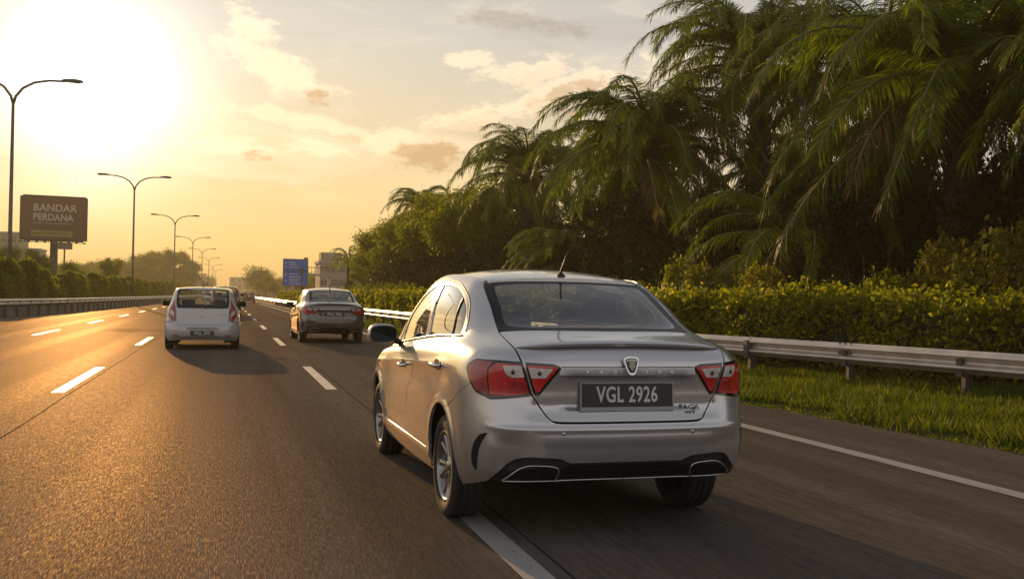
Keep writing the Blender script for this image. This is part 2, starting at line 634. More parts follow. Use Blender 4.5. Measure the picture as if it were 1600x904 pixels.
    def outline(self, pts, closed=True, step=0.015):
        """pts: (kind, a, b[, c][, 's']) ; points flagged 's' are smoothed through, others are corners"""
        uv, sm = [], []
        for p in pts:
            p = list(p)
            s = False
            if p[-1] == 's':
                s = True
                p = p[:-1]
            mir = False
            if p[0].startswith('-'):
                mir = True
                p[0] = p[0][1:]
            if p[0] == 'UV':
                q = (p[1], p[2])
            else:
                q = self.find(*p)
            uv.append((-q[0], q[1]) if mir else q)
            sm.append(s)
        uv = np.array(uv)
        n = len(uv)
        res = []
        for i in range(n if closed else n - 1):
            a, b = uv[i], uv[(i + 1) % n]
            ta = (uv[(i + 1) % n] - uv[i - 1]) / 2 if sm[i] else (b - a)
            tb = (uv[(i + 2) % n] - uv[i]) / 2 if sm[(i + 1) % n] else (b - a)
            L = np.linalg.norm(np.diff(self.base(*np.linspace(a, b, 6).T), axis=0), axis=1).sum()
            m = max(1, int(math.ceil(L / step)))
            for k in range(m):
                t = k / m
                h00, h10, h01, h11 = 2 * t ** 3 - 3 * t ** 2 + 1, t ** 3 - 2 * t ** 2 + t, -2 * t ** 3 + 3 * t ** 2, t ** 3 - t ** 2
                res.append(h00 * a + h10 * ta + h01 * b + h11 * tb)
        if not closed:
            res.append(uv[-1])
        return np.array(res)


def inside(poly, q):
    """points q (n,2) inside polygon poly (m,2)"""
    x, y = q[:, 0], q[:, 1]
    c = np.zeros(len(q), bool)
    m = len(poly)
    for i in range(m):
        x0, y0 = poly[i]
        x1, y1 = poly[(i + 1) % m]
        if y0 == y1:
            continue
        t = ((y0 > y) != (y1 > y)) & (x < (x1 - x0) * (y - y0) / (y1 - y0) + x0)
        c ^= t
    return c


SEDAN_X = [
    [0, .30, .53, .66, .75, .785, .79, .795, .80, .80, .79, .69, .40, 0],
    [0, .30, .53, .690, .795, .820, .828, .830, .832, .835, .83, .73, .43, 0],
    [0, .30, .54, .708, .824, .846, .850, .848, .848, .852, .856, .75, .45, 0],
    [0, .30, .54, .708, .824, .848, .852, .852, .850, .854, .858, .76, .45, 0],
    [0, .30, .54, .703, .820, .848, .853, .852, .850, .852, .855, .76, .45, 0],
    [0, .30, .54, .692, .803, .838, .846, .848, .845, .843, .838, .75, .44, 0],
    [0, .30, .53, .652, .745, .790, .802, .812, .815, .815, .800, .71, .42, 0],
    [0, .30, .50, .603, .692, .735, .752, .762, .768, .765, .735, .63, .35, 0],
    [0, .29, .48, .578, .655, .692, .708, .718, .722, .715, .680, .57, .33, 0],
    [0, .28, .46, .547, .590, .608, .618, .630, .632, .622, .585, .50, .30, 0],
    [0, .27, .44, .515, .540, .550, .556, .562, .562, .552, .515, .45, .28, 0]]
SEDAN_Y = [
    [.12, .12, .135, .19, .33, .55, .86, 1.40, 2.1, 2.80, 3.31, 3.84, 4.05, 4.10],
    [.05, .055, .075, .145, .31, .53, .86, 1.40, 2.1, 2.80, 3.31, 3.90, 4.12, 4.17],
    [.00, .008, .035, .118, .30, .52, .86, 1.40, 2.1, 2.80, 3.31, 3.92, 4.15, 4.20],
    [.008, .015, .04, .118, .30, .52, .86, 1.40, 2.1, 2.80, 3.31, 3.92, 4.15, 4.20],
    [.045, .05, .075, .145, .305, .52, .86, 1.40, 2.1, 2.80, 3.31, 3.91, 4.14, 4.19],
    [.030, .035, .06, .135, .30, .52, .86, 1.40, 2.1, 2.80, 3.31, 3.87, 4.10, 4.15],
    [.130, .135, .15, .20, .33, .56, .87, 1.42, 2.1, 2.80, 3.28, 3.78, 4.00, 4.05],
    [.45, .46, .49, .54, .64, .81, 1.03, 1.46, 2.1, 2.78, 3.08, 3.22, 3.38, 3.43],
    [.76, .77, .79, .83, .91, 1.05, 1.22, 1.58, 2.08, 2.55, 2.80, 2.93, 3.04, 3.08],
    [1.07, 1.075, 1.085, 1.10, 1.17, 1.28, 1.42, 1.70, 2.02, 2.24, 2.36, 2.42, 2.47, 2.49],
    [1.10, 1.105, 1.115, 1.13, 1.20, 1.30, 1.44, 1.71, 2.02, 2.21, 2.31, 2.36, 2.40, 2.42]]
SEDAN_Z = [
    [.315, .315, .31, .30, .27, .235, .215, .20, .19, .19, .19, .20, .20, .20],
    [.375, .375, .37, .365, .355, .335, .315, .305, .305, .305, .305, .31, .31, .31],
    [.50, .50, .50, .50, .50, .50, .50, .50, .50, .50, .50, .46, .45, .45],
    [.645, .645, .645, .65, .66, .66, .66, .65, .64, .63, .62, .55, .54, .54],
    [.80, .80, .80, .80, .81, .82, .81, .79, .77, .75, .73, .62, .61, .61],
    [.945, .945, .94, .935, .925, .92, .91, .89, .855, .825, .79, .69, .67, .67],
    [1.062, 1.060, 1.047, 1.035, 1.03, 1.03, 1.02, .985, .94, .90, .865, .79, .77, .77],
    [1.125, 1.125, 1.122, 1.118, 1.105, 1.09, 1.075, 1.05, 1.005, .945, .935, .955, .975, .98],
    [1.278, 1.276, 1.27, 1.262, 1.255, 1.25, 1.245, 1.235, 1.21, 1.165, 1.155, 1.165, 1.175, 1.175],
    [1.422, 1.418, 1.41, 1.397, 1.395, 1.396, 1.402, 1.412, 1.412, 1.392, 1.38, 1.385, 1.395, 1.40],
    [1.437, 1.433, 1.424, 1.415, 1.428, 1.438, 1.447, 1.460, 1.462, 1.447, 1.435, 1.43, 1.43, 1.43]]


def sst(x, a, b):
    t = np.clip((x - a) / (b - a), 0, 1)
    return t * t * (3 - 2 * t)


def sedan_disp(p):
    x, y, z = np.abs(p[..., 0]), p[..., 1], p[..., 2]
    rear = sst(y, 0.45, 0.30)
    d = np.zeros_like(x)
    # number-plate recess in the boot lid
    d -= 0.030 * sst(x, 0.40, 0.31) * sst(z, 0.70, 0.735) * sst(z, 0.915, 0.885) * rear
    # bumper: scalloped field between corner and centre
    d -= 0.020 * sst(x, 0.745, 0.66) * sst(x, 0.46, 0.60) * sst(z, 0.36, 0.42) * sst(z, 0.60, 0.53) * rear
    d -= 0.012 * sst(x, 0.62, 0.50) * sst(z, 0.38, 0.44) * sst(z, 0.57, 0.50) * rear
    d += 0.010 * np.exp(-((x - .722) / .022) ** 2) * sst(z, .345, .40) * sst(z, .60, .50) * rear
    d += 0.006 * np.exp(-((z - .612) / .014) ** 2) * sst(x, .78, .70) * rear
    # shelf above the bumper
    d -= 0.010 * sst(z, 0.655, 0.70) * sst(z, 0.78, 0.74) * sst(x, .60, .50) * rear
    # character line along the doors, hollow below it
    side = sst(y, 0.55, 1.0) * sst(y, 3.7, 3.3) * sst(x, 0.70, 0.78)
    zc = 0.905 - 0.055 * (y - 0.9)
    d += 0.007 * np.exp(-((z - zc) / 0.022) ** 2) * side
    d -= 0.010 * np.exp(-((z - zc + 0.085) / 0.06) ** 2) * side
    # sill step
    d += 0.012 * np.exp(-((z - 0.315) / 0.03) ** 2) * sst(y, 1.15, 1.3) * sst(y, 3.0, 2.9)
    # wheel-arch lips
    for ya in (0.86, 3.31):
        r = np.sqrt((y - ya) ** 2 + (z - 0.315) ** 2)
        d += 0.012 * sst(r, 0.42, 0.36) * sst(x, 0.7, 0.78) * sst(z, 0.2, 0.3)
    return d
# ------------------------------------------------------------------ panels cut from a master surface
def panel_mesh(M, outline, holes=(), off=0.0, thick=0.014, step=0.035, mat=None, name='panel', rim=True, dispf=None):
    """triangulated patch of the surface inside outline (uv), with an edge turned inwards"""
    su, sv = M.scale_uv
    S = np.array([su, sv])
    loops = [np.asarray(outline)] + [np.asarray(h) for h in holes]
    bp = np.concatenate(loops)
    P3 = M.pos(bp[:, 0], bp[:, 1])
    # interior samples
    u0, v0 = bp.min(0)
    u1, v1 = bp.max(0)
    us, vs = M.grid_lines(step)
    us = us[(us > u0) & (us < u1)]
    vs = vs[(vs > v0) & (vs < v1)]
    pts = np.zeros((0, 2))
    if len(us) and len(vs):
        U, V = np.meshgrid(us, vs)
        q = np.stack([U.ravel(), V.ravel()], 1)
        ok = inside(loops[0], q)
        for h in loops[1:]:
            ok &= ~inside(h, q)
        q = q[ok]
        if len(q):
            Q3 = M.pos(q[:, 0], q[:, 1])
            keep = np.ones(len(q), bool)
            for s in range(0, len(q), 400):
                d = np.sqrt(((Q3[s:s + 400, None] - P3[None]) ** 2).sum(-1)).min(1)
                keep[s:s + 400] = d > 0.45 * step * 0.6
            pts = q[keep]
    allp = np.concatenate([bp, pts]) if len(pts) else bp
    edges, b = [], 0
    for lp in loops:
        n = len(lp)
        edges += [(b + i, b + (i + 1) % n) for i in range(n)]
        b += n
    r = delaunay_2d_cdt([Vector(p) for p in (allp * S)], edges, [], 0, 1e-7)
    ov = np.array([v[:] for v in r[0]]) / S
    tri = np.array([list(f) for f in r[2]])
    cen = ov[tri].mean(1)
    ok = inside(loops[0], cen)
    for h in loops[1:]:
        ok &= ~inside(h, cen)
    tri = tri[ok]
    Pp, Nn = M.ev(ov[:, 0], ov[:, 1])
    if dispf is not None:
        Pp = Pp + Nn * dispf(Pp)[:, None]
    Pp = Pp + Nn * off
    # winding so that faces look outwards
    a, bq, c = Pp[tri[:, 0]], Pp[tri[:, 1]], Pp[tri[:, 2]]
    fn = np.cross(bq - a, c - a)
    flip = (fn * Nn[tri[:, 0]]).sum(1) < 0
    tri[flip] = tri[flip][:, ::-1]
    V = [Pp]
    Nr = [Nn]
    F = [tuple(t) for t in tri]
    nb = len(Pp)
    if rim:
        cnt = {}
        for t in tri:
            for k in range(3):
                e = (int(t[k]), int(t[(k + 1) % 3]))
                cnt[e] = True
        be = [e for e in cnt if (e[1], e[0]) not in cnt]
        bvs = sorted({i for e in be for i in e})
        ix = {v: i for i, v in enumerate(bvs)}
        # outward-in-plane direction per boundary vertex
        dirs = np.zeros((len(bvs), 3))
        for e in be:
            t = Pp[e[1]] - Pp[e[0]]
            o = np.cross(t, Nn[e[0]])
            o /= (np.linalg.norm(o) + 1e-12)
            dirs[ix[e[0]]] += o
            dirs[ix[e[1]]] += o
        dirs /= (np.linalg.norm(dirs, axis=1, keepdims=True) + 1e-12)
        bn = Nn[bvs]
        bp3 = Pp[bvs]
        rr = min(0.0022, thick * 0.3)
        k1 = bp3 + dirs * rr - bn * rr
        k2 = bp3 + dirs * rr * 1.2 - bn * thick
        n1 = dirs * 0.92 + bn * 0.38
        V += [k1, k1.copy(), k2]
        Nr += [n1, dirs, dirs]
        m = len(bvs)
        for e in be:
            a, b2 = ix[e[0]], ix[e[1]]
            F.append((e[1], e[0], nb + a, nb + b2))
            F.append((nb + m + b2, nb + m + a, nb + 2 * m + a, nb + 2 * m + b2))
    V = np.concatenate(V)
    Nr = np.concatenate(Nr)
    Nr = Nr / (np.linalg.norm(Nr, axis=1, keepdims=True) + 1e-12)
    me = bpy.data.meshes.new(name)
    me.from_pydata(V.tolist(), [], F)
    me.polygons.foreach_set('use_smooth', [True] * len(me.polygons))
    me.update()
    me.normals_split_custom_set_from_vertices(Nr.tolist())
    if mat:
        me.materials.append(mat)
    return me


def _prep(M, deck_row):
    M.deck_row = deck_row
    P = M.base(M.tU, M.tV).reshape((M.nr - 1) * 12 + 1, (M.nc - 1) * 14 + 1, 3)
    lu = np.linalg.norm(np.diff(P, axis=1), axis=2).mean(0).reshape(M.nc - 1, 14).sum(1)
    lv = np.linalg.norm(np.diff(P, axis=0), axis=2)
    lvm = lv.mean(1).reshape(M.nr - 1, 12).sum(1)
    M.lu, M.lv = lu, lvm
    M.scale_uv = (float(lu.mean()), float(lvm.mean()))

    def lines(step):
        us = []
        for i, L in enumerate(lu):
            n = max(2, int(round(L / step)))
            us += list(i + np.arange(n) / n)
        us = np.array(us)
        us = np.concatenate([-us[::-1][:-1], us])
        vs = []
        for i, L in enumerate(lvm):
            n = max(3, int(round(L / (step * 0.7))))
            vs += list(i + np.arange(n) / n)
        return us, np.array(vs)
    M.grid_lines = lines
    return M


def sym(half):
    """half outline from bottom centre round the right side to top centre -> full outline spec"""
    m = []
    for p in reversed(half):
        p = list(p)
        if p[0] in 'RTFS' or p[0] == 'P' or p[0] == 'UV':
            if (p[0] in ('R', 'T', 'P') and abs(p[1]) < 1e-6) or (p[0] == 'UV' and abs(p[1]) < 1e-6):
                continue
        p[0] = '-' + p[0]
        m.append(tuple(p))
    return list(half) + m


def mirror_mesh(me):
    m = me.copy()
    nv = len(m.vertices)
    co = np.empty(nv * 3, np.float32)
    m.vertices.foreach_get('co', co)
    nrm = np.empty(len(me.loops) * 3, np.float32)
    me.corner_normals.foreach_get('vector', nrm)
    nrm = nrm.reshape(-1, 3)
    co = co.reshape(-1, 3)
    polys = [tuple(p.vertices) for p in me.polygons]
    ls = [p.loop_start for p in me.polygons]
    m2 = bpy.data.meshes.new(me.name)
    co[:, 0] *= -1
    m2.from_pydata(co.tolist(), [], [tuple(reversed(p)) for p in polys])
    m2.polygons.foreach_set('use_smooth', [p.use_smooth for p in me.polygons])
    m2.update()
    nn = []
    for p, s in zip(polys, ls):
        for k in reversed(range(len(p))):
            v = nrm[s + k]
            nn.append((-v[0], v[1], v[2]))
    m2.normals_split_custom_set(nn)
    for mt in me.materials:
        m2.materials.append(mt)
    bpy.data.meshes.remove(m)
    return m2


def arc_pts(cy, cz, r, a0, a1, n, kind='S'):
    return [(kind, cy + r * math.cos(rad(a0 + (a1 - a0) * i / (n - 1))), cz + r * math.sin(rad(a0 + (a1 - a0) * i / (n - 1)))) for i in range(n)]


def tube_on(M, uv, r, off, mat, name, parent, n=8, closed=False, flat=1.0):
    """thin moulding following a line on the surface"""
    P, Nn = M.ev(uv[:, 0], uv[:, 1])
    P = P + Nn * off
    if closed:
        P = np.concatenate([P, P[:2]])
        Nn = np.concatenate([Nn, Nn[:2]])
    V, F = [], []
    m = len(P)
    for i in range(m):
        d = P[min(i + 1, m - 1)] - P[max(i - 1, 0)]
        d = d / (np.linalg.norm(d) + 1e-12)
        s = np.cross(d, Nn[i])
        for k in range(n):
            a = 2 * math.pi * k / n
            V.append(P[i] + s * math.cos(a) * r + Nn[i] * math.sin(a) * r * flat)
    for i in range(m - 1):
        for k in range(n):
            a, b = i * n + k, i * n + (k + 1) % n
            F.append((a, b, b + n, a + n))
    F.append(tuple(range(n)))
    F.append(tuple((m - 1) * n + k for k in reversed(range(n))))
    me = mesh_np(name, V, F, True)
    bm = bmesh.new()
    bm.from_mesh(me)
    bmesh.ops.recalc_face_normals(bm, faces=bm.faces[:])
    bm.to_mesh(me)
    bm.free()
    return link(name, me, parent, mat)


def both(name, me, parent, label_r=None, label_l=None):
    a = link(name, me, parent)
    b = link(name, mirror_mesh(me), parent)
    return a, b


# ------------------------------------------------------------------ wheels
WHEEL = {}


def wheel_meshes(R=0.300, W=0.195, spokes=6):
    key = (R, W, spokes)
    if key in WHEEL:
        return WHEEL[key]
    h = W / 2
    rb = R - 0.095                       # bead radius
    prof = [(rb, -h * 0.80), (rb + 0.02, -h * 0.97), (R - 0.045, -h), (R - 0.018, -h * 0.95), (R - 0.005, -h * 0.82)]
    # ribbed tread
    for a, b in ((-0.80, -0.46), (-0.40, -0.04), (0.04, 0.40), (0.46, 0.80)):
        prof += [(R, h * a), (R, h * b), (R - 0.009, h * (b + 0.01)), (R - 0.009, h * (b + 0.05))]
    prof = prof[:-2]
    prof += [(R - 0.005, h * 0.82), (R - 0.018, h * 0.95), (R - 0.045, h), (rb + 0.02, h * 0.97), (rb, h * 0.80)]
    ty = MB().lathe(prof, 48, 'X').mesh('tyre', MATS['rubber'])
    rim = MB()
    ri = rb - 0.004
    rim.lathe([(rb + 0.006, h * 0.84), (rb + 0.004, h * 0.90), (rb - 0.006, h * 0.88), (rb - 0.016, h * 0.72), (rb - 0.022, h * 0.2), (rb - 0.03, -h * 0.8), (rb + 0.004, -h * 0.84)], 48, 'X')
    # hub
    rim.lathe([(0.0, h * 0.66), (0.028, h * 0.66), (0.034, h * 0.62), (0.052, h * 0.60), (0.062, h * 0.50), (0.062, h * 0.1)], 30, 'X')
    for k in range(spokes):
        a = 2 * math.pi * (k + 0.25) / spokes
        for tw in (-1, 1):
            pts = []
            m = 7
            V, F = [], []
            for i in range(m):
                t = i / (m - 1)
                r = 0.045 + (ri - 0.012 - 0.045) * t
                ang = a + tw * (0.10 + 0.11 * t)
                wd = 0.023 - 0.006 * math.sin(t * math.pi)
                dx = h * (0.56 + 0.20 * t ** 2)
                cy, cz = math.cos(ang) * r, math.sin(ang) * r
                ty_, tz_ = -math.sin(ang), math.cos(ang)
                for (s, o) in ((-1.0, -0.028), (-1.0, -0.006), (-0.55, 0.0), (0.55, 0.0), (1.0, -0.006), (1.0, -0.028)):
                    V.append((dx + o, cy + ty_ * wd * s, cz + tz_ * wd * s))
            for i in range(m - 1):
                for j in range(5):
                    q = i * 6 + j
                    F.append((q, q + 1, q + 7, q + 6))
            rim.add(V, F, True)
    rm = rim.mesh('rim', MATS['alloy'])
    bk = MB().lathe([(0.0, h * 0.15), (rb - 0.03, h * 0.12), (rb - 0.03, -h * 0.6), (rb + .010, -h * 0.88), (0, -h * 0.88)], 30, 'X')  # disc plus an added dark back cap hiding the bright inner rim
    bk = bk.mesh('brake_disc_dark_cap', MATS['brake'])
    cap = MB().lathe([(0.0, h * 0.70), (0.02, h * 0.70), (0.026, h * 0.655)], 20, 'X').mesh('hub_cap', MATS['satin_chrome'])
    nuts = MB()
    for k in range(4):
        a = 2 * math.pi * k / 4 + 0.4
        nuts.lathe([(0.0, h * 0.63), (0.007, h * 0.63), (0.008, h * 0.5)], 6, 'X', (0, 0.042 * math.cos(a), 0.042 * math.sin(a)))
    nt = nuts.mesh('wheel_nuts', MATS['chrome'])
    WHEEL[key] = (ty, rm, bk, cap, nt)
    return WHEEL[key]


def add_wheels(parent, yr, yf, w, R=0.30, W=0.195, detail=True):
    ty, rm, bk, cap, nt = wheel_meshes(R, W)
    for y in (yr, yf):
        for s in (-1, 1):
            # the wheel part is the tyre; its rim, disc and cap are sub-parts
            t = link('wheel', ty, parent)
            t.location = (s * (w - W / 2), y, R)
            t.rotation_euler = (0, 0, math.pi if s < 0 else 0)
            link('rim', rm, t)
            if detail:
                link('brake_disc_dark_cap', bk, t)
                link('hub_cap', cap, t)
                link('wheel_nuts', nt, t)


simple('brake', (0.05, 0.047, 0.045), 0.5, 0.6)
# ------------------------------------------------------------------ materials for the cars
paint('silver_paint', (0.60, 0.59, 0.59), 0.72, 0.24)
paint('grey_paint', (0.20, 0.18, 0.16), 0.7, 0.30)
paint('white_paint', (0.62, 0.60, 0.57), 0.15, 0.35)
paint('dark_paint', (0.045, 0.045, 0.05), 0.4, 0.35)
paint('purple_paint', (0.10, 0.085, 0.11), 0.4, 0.4)
glass_mat('side_glass', (0.18, 0.17, 0.16), 0.9, 0.0, 2.1)
glass_mat('rear_glass', (0.40, 0.45, 0.45), 0.95, 0.0, 2.2)
glass_mat('clear_glass', (0.95, 0.97, 0.97), 0.97, 0.0, 0.8)


def lens_mat(name, col, dark, emit=0.0):
    """ribbed tail-lamp lens: deep colour, reflector cells"""
    m, g = mat_new(name)
    co = g('ShaderNodeTexCoord').outputs['Object']
    v = g('ShaderNodeTexVoronoi', {'Scale': 70.0}, distance='CHEBYCHEV')
    g.l.new(co, v.inputs['Vector'])
    n = g.noise(co, 14, 3)
    f = g.math('MULTIPLY', g.ss(v.outputs['Distance'], 0.1, 0.5), 0.35)
    c = g.mix(g.math('ADD', f, g.math('MULTIPLY', g.ss(n, 0.46, 0.66), 0.35)), col, dark)
    bump = g('ShaderNodeBump', {'Height': v.outputs['Distance'], 'Strength': 0.25, 'Distance': 0.004})
    b, o = principled(g, ins={'Base Color': c, 'Roughness': 0.32, 'Normal': bump.outputs[0], 'Coat Weight': 1.0, 'Coat Roughness': 0.03,
                              'Specular IOR Level': 0.7, 'Subsurface Weight': 0.0})
    return m


lens_mat('lens_red', (0.72, 0.012, 0.012), (0.32, 0.005, 0.007))
lens_mat('lens_deep', (0.48, 0.010, 0.012), (0.18, 0.004, 0.005))
lens_mat('lens_clear', (0.82, 0.76, 0.72), (0.34, 0.30, 0.28))


def glass_with_frit():
    pass


def plate_part(parent, txt, c, w, h, tilt=0.0, yaw=0.0, size=0.075, sx=0.72, sp=1.05, frame=None):
    """registration plate: black board, raised frame, separate letters"""
    holder = MB().box(-w / 2, w / 2, 0, 0.006, -h / 2, h / 2, 0.0025)
    p = holder.build('number_plate', MATS['plate_black'], parent, loc=c)
    p.rotation_euler = (tilt, 0, yaw)
    fr = MB()
    b = 0.006
    fr.box(-w / 2 - b, w / 2 + b, -0.004, 0.004, h / 2 - 0.001, h / 2 + b)
    fr.box(-w / 2 - b, w / 2 + b, -0.004, 0.004, -h / 2 - (frame or b), -h / 2 + 0.001)
    fr.box(-w / 2 - b, -w / 2 + 0.001, -0.004, 0.004, -h / 2 + 0.001, h / 2 - 0.001)
    fr.box(w / 2 - 0.001, w / 2 + b, -0.004, 0.004, -h / 2 + 0.001, h / 2 - 0.001)
    fr.build('plate_frame', MATS['satin_plastic'], p)
    me = text_mesh(txt, size, 0.0012, sx, sp, bold=size * 0.018)
    me.materials.clear()
    me.materials.append(MATS['plate_white'])
    t = link('lettering', me, p)
    t.location = (0, -0.0022, 0)
    return p


simple('satin_plastic', (0.34, 0.34, 0.34), 0.35)


def seat(parent, x, y, z=0.30, w=0.50, hh=0.62, head=True, name='seat'):
    mb = MB()
    # cushion
    mb.box(x - w / 2, x + w / 2, y, y + 0.48, z, z + 0.16, 0.04)
    # backrest leaning back
    bm = MB().box(-w / 2, w / 2, -0.06, 0.06, 0, hh, 0.045)
    M_ = Matrix.Translation((x, y + 0.04, z + 0.12)) @ Matrix.Rotation(rad(14), 4, 'X')
    mb.add([M_ @ Vector(v) for v in bm.V], bm.F)
    if head:
        hb = MB().box(-0.13, 0.13, -0.05, 0.05, hh + 0.03, hh + 0.22, 0.045)
        hb.box(-0.06, -0.048, -0.006, 0.006, hh - 0.02, hh + 0.05)
        hb.box(0.048, 0.06, -0.006, 0.006, hh - 0.02, hh + 0.05)
        mb.add([M_ @ Vector(v) for v in hb.V], hb.F)
    return mb.build(name, MATS['seat_fabric'], parent)


def build_sedan(name, paint_m, spec):
    M = _prep(Master(SEDAN_X, SEDAN_Y, SEDAN_Z, sedan_disp), 6)
    root = empty(name)
    pm = MATS[paint_m]
    blk = MATS['black_plastic']
    st = spec.get('step', 0.04)
    hi = spec.get('hi', True)
    O = M.outline

    def off(uvs, d=0.0):
        return uvs
    # --- boot lid
    lid = O(sym([('R', 0, .655), ('R', .30, .655), ('R', .415, .660, 's'), ('R', .455, .685, 's'), ('R', .535, .80), ('R', .590, .968), ('R', .603, 1.03),
                 ('P', .603, .30, 1.062), ('P', .598, .50, 1.105), ('P', .45, .462, 1.112), ('P', 0, .428, 1.115)]))
    link('boot_lid', panel_mesh(M, lid, step=st * .75, mat=pm, name='boot_lid', thick=.02), root)
    # --- rear bumper
    bum = O(sym([('R', 0, .430), ('R', .325, .430), ('R', .41, .458, 's'), ('R', .60, .458, 's'), ('R', .672, .418), ('P', .735, .24, .315),
                 ('P', .80, .42, .262), ('P', .835, .505, .245)] + arc_pts(.86, .315, .362, 191, 109, 10) +
                [('P', .864, .742, .657), ('P', .816, .299, .836), ('P', .812, .285, .815), ('P', .745, .172, .762), ('R', .54, .787), ('R', .462, .676), ('R', .418, .646, 's'), ('R', .30, .641), ('R', 0, .641)]))
    link('rear_bumper', panel_mesh(M, bum, step=st * .75, mat=pm, name='rear_bumper', thick=.03), root)
    # lower valance
    dif = O(sym([('R', 0, .322), ('R', .69, .318), ('P', .735, .235, .322), ('R', .672, .420), ('R', .60, .462, 's'), ('R', .41, .462, 's'), ('R', .325, .434), ('R', 0, .434)]))
    dv = panel_mesh(M, dif, step=st, mat=blk, name='valance', off=-.012, thick=.09,
                    dispf=lambda p: -0.05 * sst(np.abs(p[:, 2] - .375), .045, .02) * sst(np.abs(p[:, 0]), .36, .33) - 0.035 * sst(np.abs(p[:, 2] - .375), .05, .03) * sst(np.abs(np.abs(p[:, 0]) - .53), .14, .12))
    link('valance', dv, root)
    if hi:
        tube_on(M, O(sym([('R', 0, .336), ('R', .36, .336), ('R', .40, .333)])[:3] + [], closed=False), .006, .004, MATS['satin_chrome'], 'trim_strip', root, flat=.8)
        # the strip's other half joined on the same line
        l = O([('-R', .40, .333), ('-R', .36, .336), ('R', 0, .336)], closed=False)
        tube_on(M, l, .006, .004, MATS['satin_chrome'], 'trim_strip', root, flat=.8)
    for s in ('', '-'):
        ring = O([(s + 'R', .40, .333), (s + 'R', .385, .385, 's'), (s + 'R', .42, .412, 's'), (s + 'R', .54, .413, 's'), (s + 'R', .615, .385, 's'), (s + 'R', .672, .330)])
        tb = tube_on(M, ring, .0042, .002, MATS['satin_chrome'], 'exhaust_trim', root, closed=True)
        inner = panel_mesh(M, ring, off=-.045, thick=.01, step=st, mat=MATS['exhaust_dark'], name='exhaust_outlet')
        link('exhaust_outlet', inner, root)
    # corner vents in the bumper
    for s in ('', '-'):
        vent = O([(s + 'P', .748, .165, .588), (s + 'P', .775, .222, .565, 's'), (s + 'P', .792, .272, .49, 's'), (s + 'P', .790, .290, .41, 's'), (s + 'P', .776, .268, .372), (s + 'P', .772, .252, .42, 's'), (s + 'P', .768, .218, .51, 's')])
        link('bumper_vent', panel_mesh(M, vent, off=.0025, thick=.004, step=st, mat=MATS['dark_void'], name='bumper_vent'), root)
    # --- body side with door apertures
    fd_pts = [('S', 2.80, .345), ('S', 2.86, .50), ('S', 2.885, .62, 's'), ('S', 2.83, .80, 's'), ('S', 2.80, .905), ('P', .772, 2.80, .935),
              ('P', .735, 2.72, 1.06, 's'), ('P', .69, 2.60, 1.215, 's'), ('P', .655, 2.38, 1.338, 's'), ('P', .632, 2.12, 1.403, 's'), ('P', .628, 1.83, 1.418), ('P', .70, 1.745, 1.25),
              ('P', .770, 1.675, 1.025), ('P', .80, 1.69, .95), ('S', 1.84, .80, 's'), ('S', 2.00, .64, 's'), ('S', 2.025, .52, 's'), ('S', 1.96, .345)]
    rd_pts = [('S', 1.945, .345), ('S', 2.010, .52, 's'), ('S', 1.985, .64, 's'), ('S', 1.825, .80, 's'), ('P', .80, 1.675, .95), ('P', .770, 1.66, 1.027),
              ('P', .70, 1.73, 1.25), ('P', .628, 1.815, 1.418), ('P', .632, 1.55, 1.410, 's'), ('P', .636, 1.33, 1.385, 's'), ('P', .655, 1.06, 1.305, 's'), ('P', .695, .885, 1.19, 's'), ('P', .740, .80, 1.10, 's'),
              ('P', .775, .765, 1.045), ('S', .77, .955, 's'), ('S', .85, .905, 's'), ('S', 1.10, .70, 's'), ('S', 1.29, .585, 's'), ('S', 1.345, .48, 's'), ('S', 1.34, .345)]
    fgap = [0.0]
    fd, rd = O(fd_pts), O(rd_pts)
    # one aperture: union outline of both doors grown by the shut line
    ap = []
    def grow(pts, d):
        uv = O(pts)
        P, Nn = M.ev(uv[:, 0], uv[:, 1])
        n = len(P)
        out = []
        S = np.array(M.scale_uv)
        du = M.base(uv[:, 0] + 1e-3, uv[:, 1]) - M.base(uv[:, 0], uv[:, 1])
        dv = M.base(uv[:, 0], uv[:, 1] + 1e-3) - M.base(uv[:, 0], uv[:, 1])
        area = 0.5 * np.sum(uv[:, 0] * np.roll(uv[:, 1], -1) - np.roll(uv[:, 0], -1) * uv[:, 1])
        for i in range(n):
            t = P[(i + 1) % n] - P[i - 1]
            t = t / (np.linalg.norm(t) + 1e-12)
            # in-plane outward direction
            o = np.cross(t, Nn[i])
            # express o in (du,dv)
            A = np.stack([du[i] / 1e-3, dv[i] / 1e-3], 1)
            c, *_ = np.linalg.lstsq(A, o, rcond=None)
            out.append(c * d)
        out = np.array(out)
        g = uv + out
        a2 = 0.5 * np.sum(g[:, 0] * np.roll(g[:, 1], -1) - np.roll(g[:, 0], -1) * g[:, 1])
        if (abs(a2) < abs(area)) == (d > 0):
            g = uv - out
        return g
    front_half = fd_pts[:11]
    rear_half = rd_pts[8:]
    union = front_half + [('P', .629, 1.822, 1.4185)] + rear_half + [('S', 1.95, .345)]
    ap = grow(union, 0.005)
